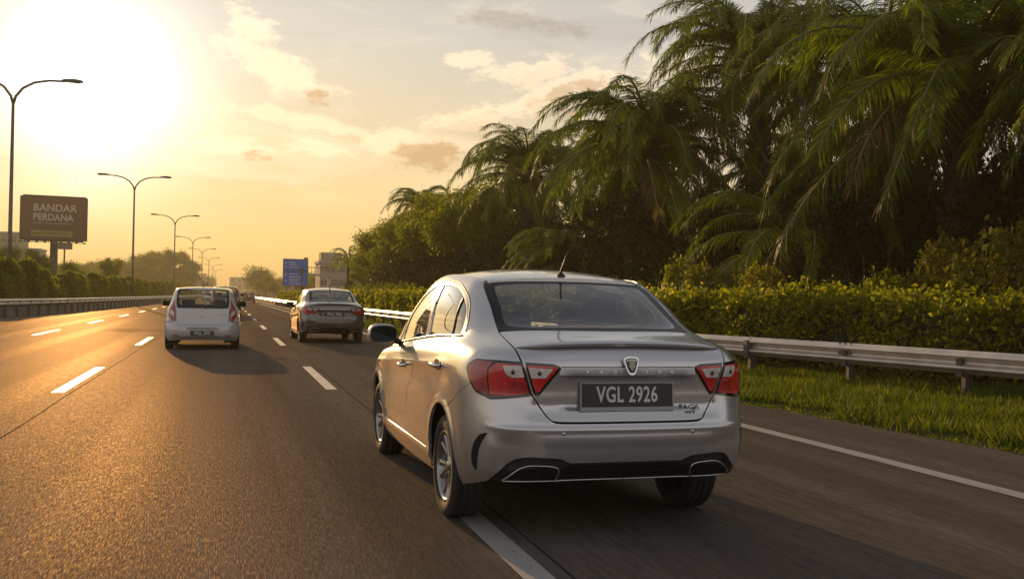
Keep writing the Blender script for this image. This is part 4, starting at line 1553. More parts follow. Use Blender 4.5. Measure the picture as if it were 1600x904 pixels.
def build_hatch(name, paint_m, plate, st=.07, spare=False, glass='hatch_glass'):
    M = _prep(Master(HATCH_X, HATCH_Y, HATCH_Z, hatch_disp), 6)
    O = M.outline
    root = empty(name)
    pm = MATS[paint_m]
    blk = MATS['black_plastic']
    gate = O(sym([('R', 0, .575), ('R', .45, .578), ('R', .535, .60, 's'), ('R', .565, .66), ('R', .575, .88), ('R', .60, .97), ('UV', 3.0, 7.0), ('UV', 3.0, 9.6), ('UV', 0.0, 9.7)]))
    gin = O(sym([('R', 0, .965), ('R', .50, .965, 's'), ('R', .568, .985), ('UV', 2.86, 7.6), ('UV', 2.86, 9.0), ('UV', 2.6, 9.3, 's'), ('UV', 0, 9.38)]))
    gt = link('tailgate', panel_mesh(M, gate, [gin], step=st, mat=pm, name='tailgate', thick=.03), root)
    gi2 = O(sym([('R', 0, 1.01), ('R', .43, 1.01, 's'), ('R', .495, 1.06, 's'), ('UV', 2.45, 8.2), ('UV', 2.35, 8.95, 's'), ('UV', 1.8, 9.12, 's'), ('UV', 0, 9.15)]))
    link('window_border', panel_mesh(M, gin, [gi2], off=-.004, step=st, thick=.008, mat=MATS['gloss_black'], name='window_border'), gt)
    link('rear_window', panel_mesh(M, gi2, off=-.006, step=st, thick=.003, mat=MATS[glass], name='rear_window'), gt)
    bum = O(sym([('R', 0, .205), ('R', .60, .205, 's'), ('P', .745, .25, .20)] + [('P', .80, .33, .21)] + arc_pts(.62, .29, .345, 195, 128, 8) +
                [('P', .83, .40, .60), ('P', .79, .22, .635), ('R', .68, .64), ('R', .575, .66), ('R', .543, .592, 's'), ('R', .45, .565), ('R', 0, .562)]))
    link('rear_bumper', panel_mesh(M, bum, step=st, mat=pm, name='rear_bumper', thick=.04), root)
    fw = [('S', 1.55, 1.03), ('S', 2.46, 1.005), ('S', 2.28, 1.16, 's'), ('S', 2.02, 1.34), ('S', 1.58, 1.365)]
    rw = [('S', .82, 1.06), ('S', 1.48, 1.035), ('S', 1.50, 1.365), ('S', .98, 1.36), ('S', .80, 1.28, 's')]
    qw = [('S', .50, 1.10), ('S', .74, 1.07), ('S', .74, 1.30), ('S', .60, 1.28)]
    body = [('R', .612, .98), ('UV', 3.06, 7.0), ('UV', 3.06, 9.7), ('UV', 3.06, 10), ('UV', 5, 10), ('UV', 7, 10), ('UV', 10.3, 10), ('UV', 10.3, 9), ('UV', 10.3, 7.05), ('UV', 10.9, 6.4), ('UV', 11.0, 4), ('S', 3.40, .46)] + \
        arc_pts(3.06, .29, .345, 20, 197, 18) + [('S', 2.66, .20), ('S', 1.02, .20)] + arc_pts(.62, .29, .345, -15, 122, 12) + \
        [('P', .83, .405, .615), ('P', .79, .225, .65), ('R', .68, .655), ('R', .585, .67), ('R', .59, .88)]
    both('body_side', panel_mesh(M, O(body), [O(fw), O(rw), O(qw)], step=st, mat=pm, name='body_side'), root)
    for w in (fw, rw, qw):
        both('side_window', panel_mesh(M, O(w), off=-.005, step=st, thick=.003, mat=MATS['side_glass'], name='side_window'), root)
    for s in ('', '-'):
        for ln in ([('S', 1.52, 1.37), ('S', 1.50, 1.0), ('S', 1.56, .6), ('S', 1.55, .25)], [('S', .95, 1.0), ('S', 1.0, .75, 's'), ('S', 1.05, .5), ('S', 1.06, .25)], [('S', 2.55, 1.0), ('S', 2.62, .7), ('S', 2.6, .25)]):
            tube_on(M, O([(s + p[0],) + tuple(p[1:]) for p in ln], closed=False), .004, .0, MATS['dark_void'], 'door_gap', root, n=5)
        for y in (1.15, 2.0):
            u, v = M.find('S', y, .86)
            p, nn = M.ev(np.array([-u if s else u]), np.array([v]))
            p = p[0] + nn[0] * .025
            MB().tube([(p[0], p[1] - .09, p[2]), (p[0], p[1] + .09, p[2])], .014, 6).build('door_handle', pm, root)
    lamp = [('P', .640, .13, .66), ('R', .592, .69), ('R', .592, .88), ('R', .605, .98), ('UV', 3.12, 7.3), ('UV', 3.25, 7.75, 's'), ('UV', 3.6, 7.3, 's'), ('UV', 4.0, 6.4, 's'), ('UV', 4.1, 5.4, 's'), ('UV', 4.0, 4.4)]
    le = [('R', .62, .76), ('R', .62, .87), ('UV', 3.75, 5.5), ('UV', 3.7, 4.75)]
    for s in ('', '-'):
        L = link('tail_lamp', panel_mesh(M, O([((s + p[0]),) + tuple(p[1:]) for p in lamp]), off=.004, thick=.012, step=st, mat=MATS['lens_deep'], name='tail_lamp'), root)
        link('clear_lens', panel_mesh(M, O([((s + p[0]),) + tuple(p[1:]) for p in le]), off=.008, thick=.006, step=st, mat=MATS['lens_clear'], name='clear_lens'), L)
        rf = [(s + 'R', .50, .335), (s + 'R', .62, .335), (s + 'R', .62, .355), (s + 'R', .50, .355)]
        link('reflector', panel_mesh(M, O(rf), off=.003, thick=.005, step=st, mat=MATS['lens_deep'], name='reflector'), root)
    half = [('UV', 10.32, 7.02), ('UV', 10.95, 6.3), ('UV', 11.03, 6.0), ('UV', 12.98, 6.0), ('UV', 12.98, 7.0)]
    both('hood', panel_mesh(M, O(half), step=st, mat=pm, name='hood'), root)
    half = [('UV', 10.32, 7.05), ('UV', 12.98, 7.05), ('UV', 12.98, 9.9), ('UV', 10.32, 9.9)]
    both('windscreen', panel_mesh(M, O(half), off=-.004, step=st, mat=MATS['clear_glass'], name='windscreen'), root)
    half = [('UV', 11.03, 5.98), ('UV', 11.03, 4.0), ('S', 3.43, .42), ('S', 3.38, .25), ('UV', 11.2, .1), ('UV', 12.98, .1), ('UV', 12.98, 5.98)]
    both('front_bumper', panel_mesh(M, O(half), step=st, mat=pm, name='front_bumper'), root)
    # roof
    V, F = [], []
    ny, nx = 14, 14
    for i in range(ny):
        t = i / (ny - 1)
        e = M.base(np.array([3.0 + 7.3 * t]), np.array([10.0]))[0]
        yc = .23 + (2.16 - .23) * t
        zc = float(np.interp(t, [0, .12, .4, .75, 1], [1.435, 1.455, 1.475, 1.470, 1.43]))
        for k in range(nx + 1):
            a = -1 + 2 * k / nx
            w = abs(a) ** 2.4
            V.append((a * (e[0] + .002), yc * (1 - w) + e[1] * w, zc * (1 - w) + (e[2] + .002) * w))
    F = [(i * (nx + 1) + k, i * (nx + 1) + k + 1, (i + 1) * (nx + 1) + k + 1, (i + 1) * (nx + 1) + k) for i in range(ny - 1) for k in range(nx)]
    b = len(V)
    for k in range(nx + 1):
        V.append((V[k][0], V[k][1] + .02, V[k][2] - .05))
    F += [(k, b + k, b + k + 1, k + 1) for k in range(nx)]
    link('roof_panel', mesh_np('roof_panel', V, F, True), root, pm)
    MB().tube([(0, .40, 1.46), (0, .40, 1.49), (0, .28, 1.58)], [.02, .008, .004], 6).build('aerial', blk, root)
    MB().tube([(.02, .115, .975), (.04, .085, .965), (.20, .085, .90)], [.022, .014, .008], 6).build('rear_wiper', blk, gt) if not spare else None
    for s in (-1, 1):
        mr = MB().box(-.10, .10, -.05, .06, -.075, .065, .03).build('door_mirror', blk, root, loc=(s * .90, 2.32, 1.06))
        MB().box(-.085, .085, -.056, -.05, -.06, .05).build('mirror_glass', MATS['mirror'], mr)
        MB().tube([(-s * .09, 0, -.03), (-s * .17, .02, -.05)], .02, 6).build('mirror_arm', blk, mr)
    plate_part(root, plate, (0, -.018, .385), .52, .115, tilt=rad(-3), size=.105, sx=.72, frame=.006)
    for x, y in ((-.36, .95), (.36, .95), (-.34, 1.75), (.34, 1.75)):
        seat(root, x, y, .34, .40, .50, True, 'seat')
    ins = MB().box(-.66, .66, 2.3, 2.65, .6, .97, .04)
    ins.box(-.6, .6, .3, 2.4, .22, .28)
    ins.build('dashboard', MATS['interior'], root)
    em = MB().lathe([(.030, 0), (.040, -.008), (.050, 0)], 18, 'Y', (0, .038, .80))
    em.build('badge', MATS['chrome'], gt)
    MB().box(.40, .52, .048, .06, .83, .848).build('model_badge', MATS['satin_silver'], gt)
    uu = np.linspace(-12.9, 12.9, 90)
    vv = np.linspace(0.3, 7.0, 24)
    U, Vv = np.meshgrid(uu, vv)
    P, Nn = M.ev(U.ravel(), Vv.ravel())
    P = P - Nn * .05
    P[:, 2] = np.minimum(P[:, 2], 1.0 if True else 0)
    W_, H_ = len(uu), len(vv)
    fc = []
    for jj in range(H_ - 1):
        for i in range(W_ - 1):
            q = (jj * W_ + i, jj * W_ + i + 1, (jj + 1) * W_ + i + 1, (jj + 1) * W_ + i)
            c = P[list(q)].mean(0)
            if abs(c[0]) > .55 and (math.hypot(c[1] - .62, c[2] - .29) < .39 or math.hypot(c[1] - 3.06, c[2] - .29) < .39):
                continue
            if c[2] > .94:
                continue
            fc.append(q)
    link('inner_shell', mesh_np('inner_shell', P, fc, True), root, MATS['dark_void'])
    for y in (.62, 3.06):
        for s in (-1, 1):
            n = 12
            pts = [(y + .365 * math.cos(rad(-20 + 220 * i / n)), .29 + .365 * math.sin(rad(-20 + 220 * i / n))) for i in range(n + 1)]
            mb = MB().add([(s * .48, a, b_) for a, b_ in pts] + [(s * .80, a, b_) for a, b_ in pts], [(i, i + 1, i + n + 2, i + n + 1) for i in range(n)], True)
            mb.add([(s * .48, y - .365, .19), (s * .48, y + .365, .19), (s * .48, y + .365, .68), (s * .48, y - .365, .68)], [(0, 1, 2, 3)])
            mb.build('wheel_well', MATS['dark_void'], root)
    MB().box(-.60, .60, .75, 3.4, .22, .28).build('underbody', blk, root)
    if spare:
        sp2 = MB().lathe([(0, -.20), (.24, -.20), (.30, -.17), (.315, -.10), (.31, .0), (.28, .05)], 28, 'Y', (.06, 0, .82))
        sp2.build('spare_wheel_cover', MATS['rubber'], root)
        MB().lathe([(.10, -.205), (.14, -.212), (.18, -.205)], 24, 'Y', (.06, 0, .82)).build('cover_emblem', MATS['satin_chrome'], root)
    add_wheels(root, .62, 3.06, .825, .285, .185, detail=False)
    return root


glass_mat('hatch_glass', (0.80, 0.80, 0.75), .97, 0.0, 1.0)
sedan2 = build_sedan('grey_sedan', 'grey_paint', dict(plate='WUL 3006', hi=False, step=.07, wheel_w=.835))
tag(sedan2, 'dark grey-brown sedan ahead in the right lane, plate WUL 3006', 'car', 'cars on the motorway')
sedan2.location = (2.83, 27.0, 0)
sedan2.rotation_euler = (0, 0, rad(1.5))
sedan2.scale = (1.03, 1.04, 1.0)
hatch = build_hatch('white_hatchback', 'white_paint', 'WGL 2995')
tag(hatch, 'white hatchback in the middle lane with a rear wiper and plate WGL 2995', 'car', 'cars on the motorway')
hatch.location = (-.50, 23.7, 0)
hatch.scale = (1.0, 1.0, .98)
dark = build_hatch('dark_people_carrier', 'dark_paint', 'WA 4471', st=.12)
for o in list(dark.children_recursive):
    if o.name.split('.')[0] in ('lettering',):
        bpy.data.objects.remove(o)
dark.location = (-.02, 58.0, 0)
dark.scale = (1.04, 1.2, 1.16)
tag(dark, 'dark tall people carrier half hidden behind the white hatchback', 'car', 'cars on the motorway')
suv = build_hatch('off_roader', 'dark_paint', '', st=.12, spare=True)
suv.location = (4.2 - .15, 146, 0)
suv.scale = (1.08, 1.1, 1.2)
suv.location = (3.15, 146, 0)
tag(suv, 'dark off-roader with a round spare wheel on its back, far ahead', 'car', 'cars on the motorway')
far_specs = [(-.2, 190, 'purple_paint', (1.05, 1.1, 1.0), 'dusky purple car far ahead left of the off-roader'),
             (-2.9, 168, 'silver_paint', (1.0, 1.0, .98), 'pale car far ahead just past the people carrier'),
             (3.0, 250, 'white_paint', (1.0, 1.1, 1.25), 'tiny pale van beyond the off-roader'),
             (-.4, 280, 'grey_paint', (1, 1, 1), 'tiny grey car beyond the purple one'),
             (3.1, 330, 'dark_paint', (1.2, 1.6, 1.9), 'tiny dark lorry at the far end of the road'),
             (-.2, 360, 'silver_paint', (1, 1, 1), 'farthest silver speck of a car at the road end')]
for x, y, pmn, sc, lb in far_specs:
    c = copy_tree(hatch, skip=('number_plate', 'seat', 'door_gap', 'model_badge', 'badge', 'door_handle', 'wheel_well', 'dashboard'))
    c.name = 'distant_car'
    for o in c.children_recursive:
        if o.type == 'MESH' and o.data.materials and o.data.materials[0] == MATS['white_paint'] and pmn != 'white_paint':
            o.data = o.data.copy()
            o.data.materials[0] = MATS[pmn]
    c.location = (x, y, 0)
    c.scale = sc
    tag(c, lb, 'car', 'cars on the motorway')
# ------------------------------------------------------------------ ground, road, markings
def interp_path(path):
    ys = [p[1] for p in path]
    xs = [p[0] for p in path]
    return lambda y: float(np.interp(y, ys, xs))


LEFT_EDGE = interp_path([(-12.3, -60), (-11.6, 10), (-10.6, 30), (-9.6, 48.6), (-8.7, 61), (-7.6, 95), (-6.3, 150), (-5.5, 207), (-4.9, 260), (-4.4, 325), (-4.0, 400), (-3.8, 700), (-3.8, 1400)])
ASPH_R = interp_path([(7.4, -60), (7.1, 0), (6.86, 7.2), (6.45, 11.5), (6.0, 20), (5.6, 34), (5.3, 66), (5.2, 120), (5.1, 700), (5.1, 1400)])
RAIL_R = interp_path([(10.6, -10), (10.2, 4), (9.85, 9), (9.0, 13.3), (8.25, 16), (7.2, 24), (6.4, 35), (6.1, 45), (5.7, 66), (5.6, 110), (5.5, 700)])
EDGE_R = interp_path([(5.5, -60), (5.35, 5), (5.33, 9.4), (5.2, 15), (4.95, 22), (4.66, 34), (4.5, 60), (4.4, 120), (4.4, 1400)])


def verge_z(x, y):
    """ground beyond the right-hand kerb swells a little behind the rail"""
    e = x - ASPH_R(y)
    return 0.0 if e < 0 else 0.05 * min(1, e / 0.4) + 0.10 * min(1, max(0, e - 1) / 3)


def ground_mat():
    m, g = mat_new('earth')
    co = g('ShaderNodeTexCoord').outputs['Object']
    n = g.noise(co, 0.35, 6, 0.6)
    n2 = g.noise(co, 6.0, 5, 0.65)
    c = g.mix(g.ss(n, .35, .65), (0.050, 0.062, 0.014), (0.085, 0.085, 0.022))
    c = g.mix(g.math('MULTIPLY', g.ss(n2, .5, .75), .6), c, (0.085, 0.060, 0.032))
    principled(g, ins={'Base Color': c, 'Roughness': 0.95, 'Normal': g('ShaderNodeBump', {'Height': n2, 'Strength': .5, 'Distance': .05}).outputs[0]})
    return m


def asphalt_mat():
    m, g = mat_new('asphalt')
    co = g('ShaderNodeTexCoord').outputs['Object']
    mp = g('ShaderNodeMapping', {'Vector': co, 'Scale': (1.0, 0.07, 1.0)}).outputs[0]
    mp2 = g('ShaderNodeMapping', {'Vector': co, 'Scale': (1.0, 0.03, 1.0)}).outputs[0]
    grit = g.noise(mp, 150.0, 4, 0.75)
    grit2 = g.noise(mp, 34.0, 4, 0.65)
    big = g.noise(co, 0.25, 5, 0.6)
    band = g.noise(mp2, 1.6, 5, 0.6)
    x = g('ShaderNodeSeparateXYZ', {0: co}).outputs[0]
    ph = g.math('SINE', g.math('MULTIPLY', g.math('ADD', x, 1.17), 2 * math.pi / 1.73))
    track = g.ss(ph, 0.1, 0.95)
    c = g.mix(g.ss(grit2, .3, .7), (0.092, 0.079, 0.069), (0.155, 0.132, 0.113))
    c = g.mix(g.math('MULTIPLY', g.ss(grit, .52, .70), 0.85), c, (0.20, 0.155, 0.11))
    c = g.mix(g.math('MULTIPLY', g.ss(band, .4, .7), .45), c, (0.038, 0.031, 0.027))
    c = g.mix(g.math('MULTIPLY', g.ss(big, .35, .7), .35), c, (0.085, 0.066, 0.050))
    c = g.mix(g.math('MULTIPLY', track, .30), c, (0.050, 0.042, 0.036))
    oil = g.math('MULTIPLY', g.ss(g.math('SINE', g.math('MULTIPLY', g.math('ADD', x, 1.17 - .865), 2 * math.pi / 3.46)), .6, 1.0), g.ss(band, .35, .6))
    c = g.mix(g.math('MULTIPLY', oil, .28), c, (0.036, 0.031, 0.028))
    vr = g('ShaderNodeTexVoronoi', {'Scale': 0.22}, feature='DISTANCE_TO_EDGE')
    wv = g('ShaderNodeVectorMath', {0: co, 1: g('ShaderNodeTexNoise', {'Vector': co, 'Scale': 1.4, 'Detail': 5.0}).outputs[1]}, operation='ADD').outputs[0]
    g.l.new(wv, vr.inputs['Vector'])
    crack = g.math('MULTIPLY', g.math('SUBTRACT', 1.0, g.ss(vr.outputs['Distance'], .0015, .006)), g.ss(big, .50, .62))
    c = g.mix(g.math('MULTIPLY', crack, .7), c, (0.022, 0.019, 0.017))
    h = g.math('ADD', g.math('MULTIPLY', grit, 1.0), g.math('MULTIPLY', grit2, 0.8))
    bmp = g('ShaderNodeBump', {'Height': h, 'Strength': 0.5, 'Distance': 0.005}).outputs[0]
    d = g('ShaderNodeBsdfDiffuse', {'Color': c, 'Normal': bmp})
    r = g.math('SUBTRACT', g.math('ADD', g.math('MULTIPLY', grit2, 0.25), 0.36), g.math('MULTIPLY', track, .04))
    gl = g('ShaderNodeBsdfGlossy', {'Color': (1.0, 0.74, 0.46, 1), 'Roughness': r, 'Normal': bmp})
    fc = g('ShaderNodeLayerWeight', {'Blend': 0.5}).outputs['Facing']
    k = g.math('ADD', g.math('MULTIPLY', g.math('POWER', fc, 4.0), 0.056), 0.005)
    k = g.math('MULTIPLY', k, g.math('ADD', g.math('MULTIPLY', g.ss(grit, .42, .66), 1.35), .32))
    mx = g('ShaderNodeMixShader', {0: k, 1: d.outputs[0], 2: gl.outputs[0]})
    g('ShaderNodeOutputMaterial', {0: mx.outputs[0]})
    return m


def line_mat():
    m, g = mat_new('road_paint')
    co = g('ShaderNodeTexCoord').outputs['Object']
    mp = g('ShaderNodeMapping', {'Vector': co, 'Scale': (1.0, 0.25, 1.0)}).outputs[0]
    n = g.noise(mp, 60, 4, .7)
    n2 = g.noise(mp, 7, 4, .6)
    w = g.math('MULTIPLY', g.ss(g.math('ADD', g.math('MULTIPLY', n, .6), g.math('MULTIPLY', n2, .5)), .58, .70), .8)
    c = g.mix(w, (0.38, 0.365, 0.34), (0.12, 0.105, 0.095))
    principled(g, ins={'Base Color': c, 'Roughness': g.math('ADD', g.math('MULTIPLY', n, .3), .35),
                       'Normal': g('ShaderNodeBump', {'Height': n, 'Strength': .3, 'Distance': .004}).outputs[0]})
    return m


ground_mat(); asphalt_mat(); line_mat()


def strip(name, xl, xr, ys, z, mat, cols=1, parent=None, zf=None):
    V, F = [], []
    for y in ys:
        a, b = xl(y), xr(y)
        for k in range(cols + 1):
            x = a + (b - a) * k / cols
            V.append((x, y, zf(x, y) if zf else z))
    m = cols + 1
    for i in range(len(ys) - 1):
        for k in range(cols):
            q = i * m + k
            F.append((q, q + 1, q + 1 + m, q + m))
    return link(name, fast_mesh(name, V, F, mat), parent)


ys_road = list(range(-40, 60, 4)) + list(range(60, 300, 12)) + list(range(300, 1401, 60))
gv = [(-1500, -200, -.03), (1500, -200, -.03), (1500, 2300, -.03), (-1500, 2300, -.03)]
tag(link('ground', fast_mesh('ground', gv, [(0, 1, 2, 3)], MATS['earth'])), kind='structure')
tag(strip('road', lambda y: LEFT_EDGE(y) - .35, lambda y: ASPH_R(y), ys_road, 0.0, MATS['asphalt']), kind='structure')
tag(strip('verge', lambda y: ASPH_R(y) - .02, lambda y: ASPH_R(y) + 14, ys_road, 0, MATS['earth'], 20, zf=lambda x, y: verge_z(x, y) - .012 + (0.0 if x > ASPH_R(y) else -.02)), kind='structure')


def dash(x, y0, y1, w=0.15):
    V = [(x - w / 2, y0, .004), (x + w / 2, y0, .004), (x + w / 2, y1, .004), (x - w / 2, y1, .004)]
    return V


lm = MB()
for k in range(-1, 60):
    for x, ph in ((1.43, 1.85), (-2.03, 1.7)):
        y0 = ph + 12 * k
        lm.add(dash(x, y0, y0 + 4.45, .15 if y0 > 0 else .16), [(0, 1, 2, 3)])
    y0 = 7.0 + 12 * k
    if y0 + 4.5 < 112:
        lm.add(dash(-5.25, y0, y0 + 4.4), [(0, 1, 2, 3)])
dm = lm.mesh('lane_dashes', MATS['road_paint'])
o = link('lane_markings', dm)
tag(o, kind='structure')
o = strip('edge_line', lambda y: EDGE_R(y) - .085, lambda y: EDGE_R(y) + .085, ys_road, .004, MATS['road_paint'])
tag(o, kind='structure')
o = strip('left_edge_line', lambda y: LEFT_EDGE(y) + .45, lambda y: LEFT_EDGE(y) + .57, ys_road, .004, MATS['road_paint'])
tag(o, kind='structure')
# tar joint between the lanes
simple('tar', (0.035, 0.030, 0.027), 0.95, spec=0.0)
j = MB()
for x, w in ((1.60, .010), (-1.86, .009)):
    ys = list(np.arange(-5, 160, 1.5))
    for i in range(len(ys) - 1):
        a, b = .010 * math.sin(ys[i] * 1.3) + .006 * math.sin(ys[i] * 4.1), .010 * math.sin(ys[i + 1] * 1.3) + .006 * math.sin(ys[i + 1] * 4.1)
        j.add([(x + a - w / 2, ys[i], .003), (x + a + w / 2, ys[i], .003), (x + b + w / 2, ys[i + 1], .003), (x + b - w / 2, ys[i + 1], .003)], [(0, 1, 2, 3)])
tag(j.build('road_joint', MATS['tar']), kind='structure')


# ------------------------------------------------------------------ guard rails
def wbeam(L, h=.31, d=.085):
    prof = [(-.5 * (1 - math.cos(4 * math.pi * (t + .5))) * (1.0 if abs(t) > .01 else 1.0), t) for t in np.linspace(-.5, .5, 19)]
    prof = [(min(p[0], -.12) if abs(p[1]) < .3 else p[0], p[1]) for p in prof]
    V, F = [], []
    n = len(prof)
    for y in (0, L):
        for a, b in prof:
            V.append((a * d, y, b * h))
    for y in (0, L):
        for a, b in prof:
            V.append((a * d + .004, y, b * h))
    for i in range(n - 1):
        F.append((i, i + 1, i + 1 + n, i + n))
        F.append((2 * n + i, 3 * n + i, 3 * n + i + 1, 2 * n + i + 1))
    me = mesh_np('rail_panel', V, F, True, MATS['galvanised'])
    return me


def post_mesh(h, name='post'):
    mb = MB()
    mb.box(-.055, .055, -.002, .003, -.1, h)
    mb.box(-.055, -.050, -.04, .04, -.1, h)
    mb.box(.050, .055, -.04, .04, -.1, h)
    mb.box(-.14, -.055, -.05, .05, h - .34, h - .04)
    return mb.mesh(name, MATS['galv_post'])


def rail(root, xf, y0, y1, zc, sign, L=4.0, post_every=2.0, pm=None, beam=None, name='rail_panel', zb=0.0):
    y = y0
    while y < y1:
        l = L if y < 120 else L * 4
        a, b = Vector((xf(y), y, zc)), Vector((xf(y + l), y + l, zc))
        o = link(name, beam if l == L else beam, root)
        o.location = a
        d = b - a
        o.rotation_euler = (0, 0, math.atan2(-d.x, d.y))
        o.scale = (sign, (d.length + .05) / L, 1)
        if y < 40:
            for by in (.06, .16, 3.9):
                for bz in (-.155, .0, .155):
                    bo = link('bolt', bolt_m, o, loc=(-.011 - .085 * (0.10 if bz == 0 else .0) , by, bz if bz == 0 else bz * .98))
        yy = y
        while yy < y + l - .1:
            p = link('post', pm, root)
            p.location = (xf(yy) + sign * .075, yy + .05, zb)
            p.scale = (sign, 1, 1)
            yy += post_every if y < 120 else post_every * 4
        y += l


beamR = wbeam(4.0)
bolt_m = MB().lathe([(0, -.012), (.014, -.012), (.018, 0)], 6, 'X').mesh('bolt', MATS['galv_post'])
g_r = empty('guard_rail', (0, 0, 0), 0, 'galvanised two-ridged steel guard rail along the right verge in front of the hedge', 'guard rail')
rail(g_r, RAIL_R, 1.0, 330, .575, 1, 4.0, 2.0, post_mesh(.72), beamR)
g_l = empty('guard_rail', (0, 0, 0), 0, 'weathered steel guard rail running on top of the low concrete wall on the left', 'guard rail')
rail(g_l, lambda y: LEFT_EDGE(y) - .12, 24.0, 420, .70, -1, 4.0, 2.0, post_mesh(.84), beamR)
# low concrete wall under the left rail, in separate 2 m blocks
wall = empty('barrier_wall', (0, 0, 0), 0, 'low stained concrete wall of separate blocks under the left guard rail', 'wall')
blk_m = MB().box(-.16, .16, 0.03, 2.97, -.05, .44, .02).mesh('block', MATS['concrete'])
blk_far = MB().box(-.16, .16, 0.03, 11.97, -.05, .44).mesh('block', MATS['concrete'])
y = 27.0
random.seed(4)
while y < 420:
    l = 3.0 if y < 150 else 12.0
    o = link('block', blk_m if l == 3 else blk_far, wall)
    a, b = LEFT_EDGE(y) - .5, LEFT_EDGE(y + l) - .5
    o.location = (a, y, random.uniform(-.012, .0))
    o.rotation_euler = (0, 0, math.atan2(a - b, l))
    y += l


# ------------------------------------------------------------------ street lamps
def lamp_tree():
    H, fork = 12.3, 11.0
    root = empty('street_lamp')
    pole = MB().tube([(0, 0, 0), (0, 0, 4), (0, 0, fork)], [.13, .105, .075], 14)
    pole.lathe([(.0, .02), (.20, .02), (.20, 0)], 14)
    pole.build('pole', MATS['pole_paint'], root)
    for s in (-1, 1):
        pts = [(0, 0, fork - .05), (s * .12, 0, fork + .35), (s * .45, 0, fork + .80), (s * 1.0, 0, fork + 1.13), (s * 1.7, 0, fork + 1.28), (s * 2.45, 0, fork + 1.30)]
        MB().tube(pts, [.075, .07, .066, .062, .058, .055], 10).build('arm', MATS['pole_paint'], root)
        hd = MB()
        V, F = [], []
        prof = [(2.30, .07, .07), (2.42, .13, .11), (2.75, .17, .15), (3.05, .20, .14), (3.28, .17, .10), (3.36, .07, .04)]
        n = 10
        for (x, w, h) in prof:
            for k in range(n):
                a = 2 * math.pi * k / n
                zz = math.sin(a)
                V.append((s * x, w * math.cos(a), fork + 1.32 + (h * zz if zz > 0 else h * .45 * zz)))
        for i in range(len(prof) - 1):
            for k in range(n):
                F.append((i * n + k, i * n + (k + 1) % n, (i + 1) * n + (k + 1) % n, (i + 1) * n + k))
        F += [tuple(range(n)), tuple((len(prof) - 1) * n + k for k in range(n))]
        hd.add(V, F, True)
        h = hd.build('lamp_head', MATS['pole_paint'], root)
        ln = MB()
        ln.lathe([(0, -.07), (.06, -.06), (.105, -.02), (.11, 0)], 16, 'Z')
        l = ln.build('lens', MATS['lamp_lens'], h, loc=(s * 3.05, 0, fork + 1.295))
        l.scale = (1.9, 1, 1)
    return root


LAMPS = [(-10.7, 56.8, 'nearest the camera, its left arm cut by the frame edge'), (-8.45, 101, 'rising between the billboard and the white hatchback'), (-7.05, 150, 'standing over the roof of the white hatchback'),
         (-6.35, 207, 'just right of the one over the white hatchback'), (-5.75, 260, 'in front of the wooded hill, small with distance'), (-5.2, 325, None), (-4.8, 400, None), (-4.6, 480, None)]
lt0 = lamp_tree()
for i, (x, y, w) in enumerate(LAMPS):
    o = lt0 if i == 0 else copy_tree(lt0)
    o.location = (x - .15, y, 0)
    tag(o, 'double-armed curved street lamp ' + w if w else 'tiny double-armed street lamp far down the left roadside', 'street lamp', 'double-armed street lamps along the left side')


# ------------------------------------------------------------------ billboard and signs
def sign_mat(name, top, bot, rough=.5):
    m, g = mat_new(name)
    co = g('ShaderNodeTexCoord').outputs['Object']
    n = g.noise(co, .8, 4)
    c = g.mix(n, top, bot)
    principled(g, ins={'Base Color': c, 'Roughness': rough})
    return m


sign_mat('board_brown', (0.13, 0.060, 0.035), (0.11, 0.05, 0.03))
simple('board_text', (0.55, 0.44, 0.34), .6)
simple('board_yellow', (0.36, 0.28, 0.07), .6)
simple('board_yellow_dark', (0.17, 0.13, 0.04), .6)
simple('steel_dark', (0.07, 0.06, 0.055), .6, .4)
simple('sign_blue', (0.006, 0.13, 0.50), .45)
simple('sign_green', (0.03, 0.10, 0.06), .45)
simple('sign_white', (0.62, 0.62, 0.60), .45)
simple('sign_grey', (0.16, 0.12, 0.09), .6)
bb = empty('billboard', (-21.35, 138.3, 0), rad(6), 'large brown billboard reading BANDAR PERDANA on a single column', 'billboard')
pn = MB().box(-3.95, 3.95, 0, .7, 7.65, 13.2).build('panel', MATS['board_brown'], bb)
fr = MB()
fr.box(-3.65, 3.75, .05, .6, 13.2, 13.36)
fr.box(-3.95, -3.85, -.05, 0, 7.65, 13.2); fr.box(3.85, 3.95, -.05, 0, 7.65, 13.2)
fr.box(-3.85, 3.85, -.05, 0, 13.08, 13.2); fr.box(-3.85, 3.85, -.05, 0, 7.65, 7.8)
fr.box(-3.4, 3.5, .05, .6, 7.5, 7.65)
fr.build('frame', MATS['steel_dark'], pn)
for tx, z, s, x0 in (('BANDAR', 11.75, 1.18, -2.45), ('PERDANA', 10.55, 1.14, -2.45)):
    me = text_mesh(tx, s * 1.06, .01, 1.0 if tx == 'BANDAR' else .86, 1.02, 'LEFT', .035)
    me.materials.clear(); me.materials.append(MATS['board_text'])
    link('lettering', me, pn, loc=(x0, -.03, z))
sm = MB()
random.seed(2)
x = -2.4
while x < 1.9:
    w = random.uniform(.10, .42)
    sm.box(x, x + w, -.03, -.01, 9.78, 9.86)
    x += w + .07
sm.build('small_print', MATS['board_text'], pn)
ys_ = MB().box(-2.6, 2.2, -.03, -.005, 8.15, 8.85).build('strip', MATS['board_yellow'], pn)
sm = MB()
x = -2.4
while x < 1.9:
    w = random.choice((.10, .14, .2, .26))
    sm.box(x, x + w, -.045, -.03, 8.33, 8.66)
    x += w + .08
sm.build('strip_print', MATS['board_yellow_dark'], ys_)
MB().tube([(.05, .35, 0), (.05, .35, 7.6)], [.55, .45], 14).build('column', MATS['steel_dark'], bb)
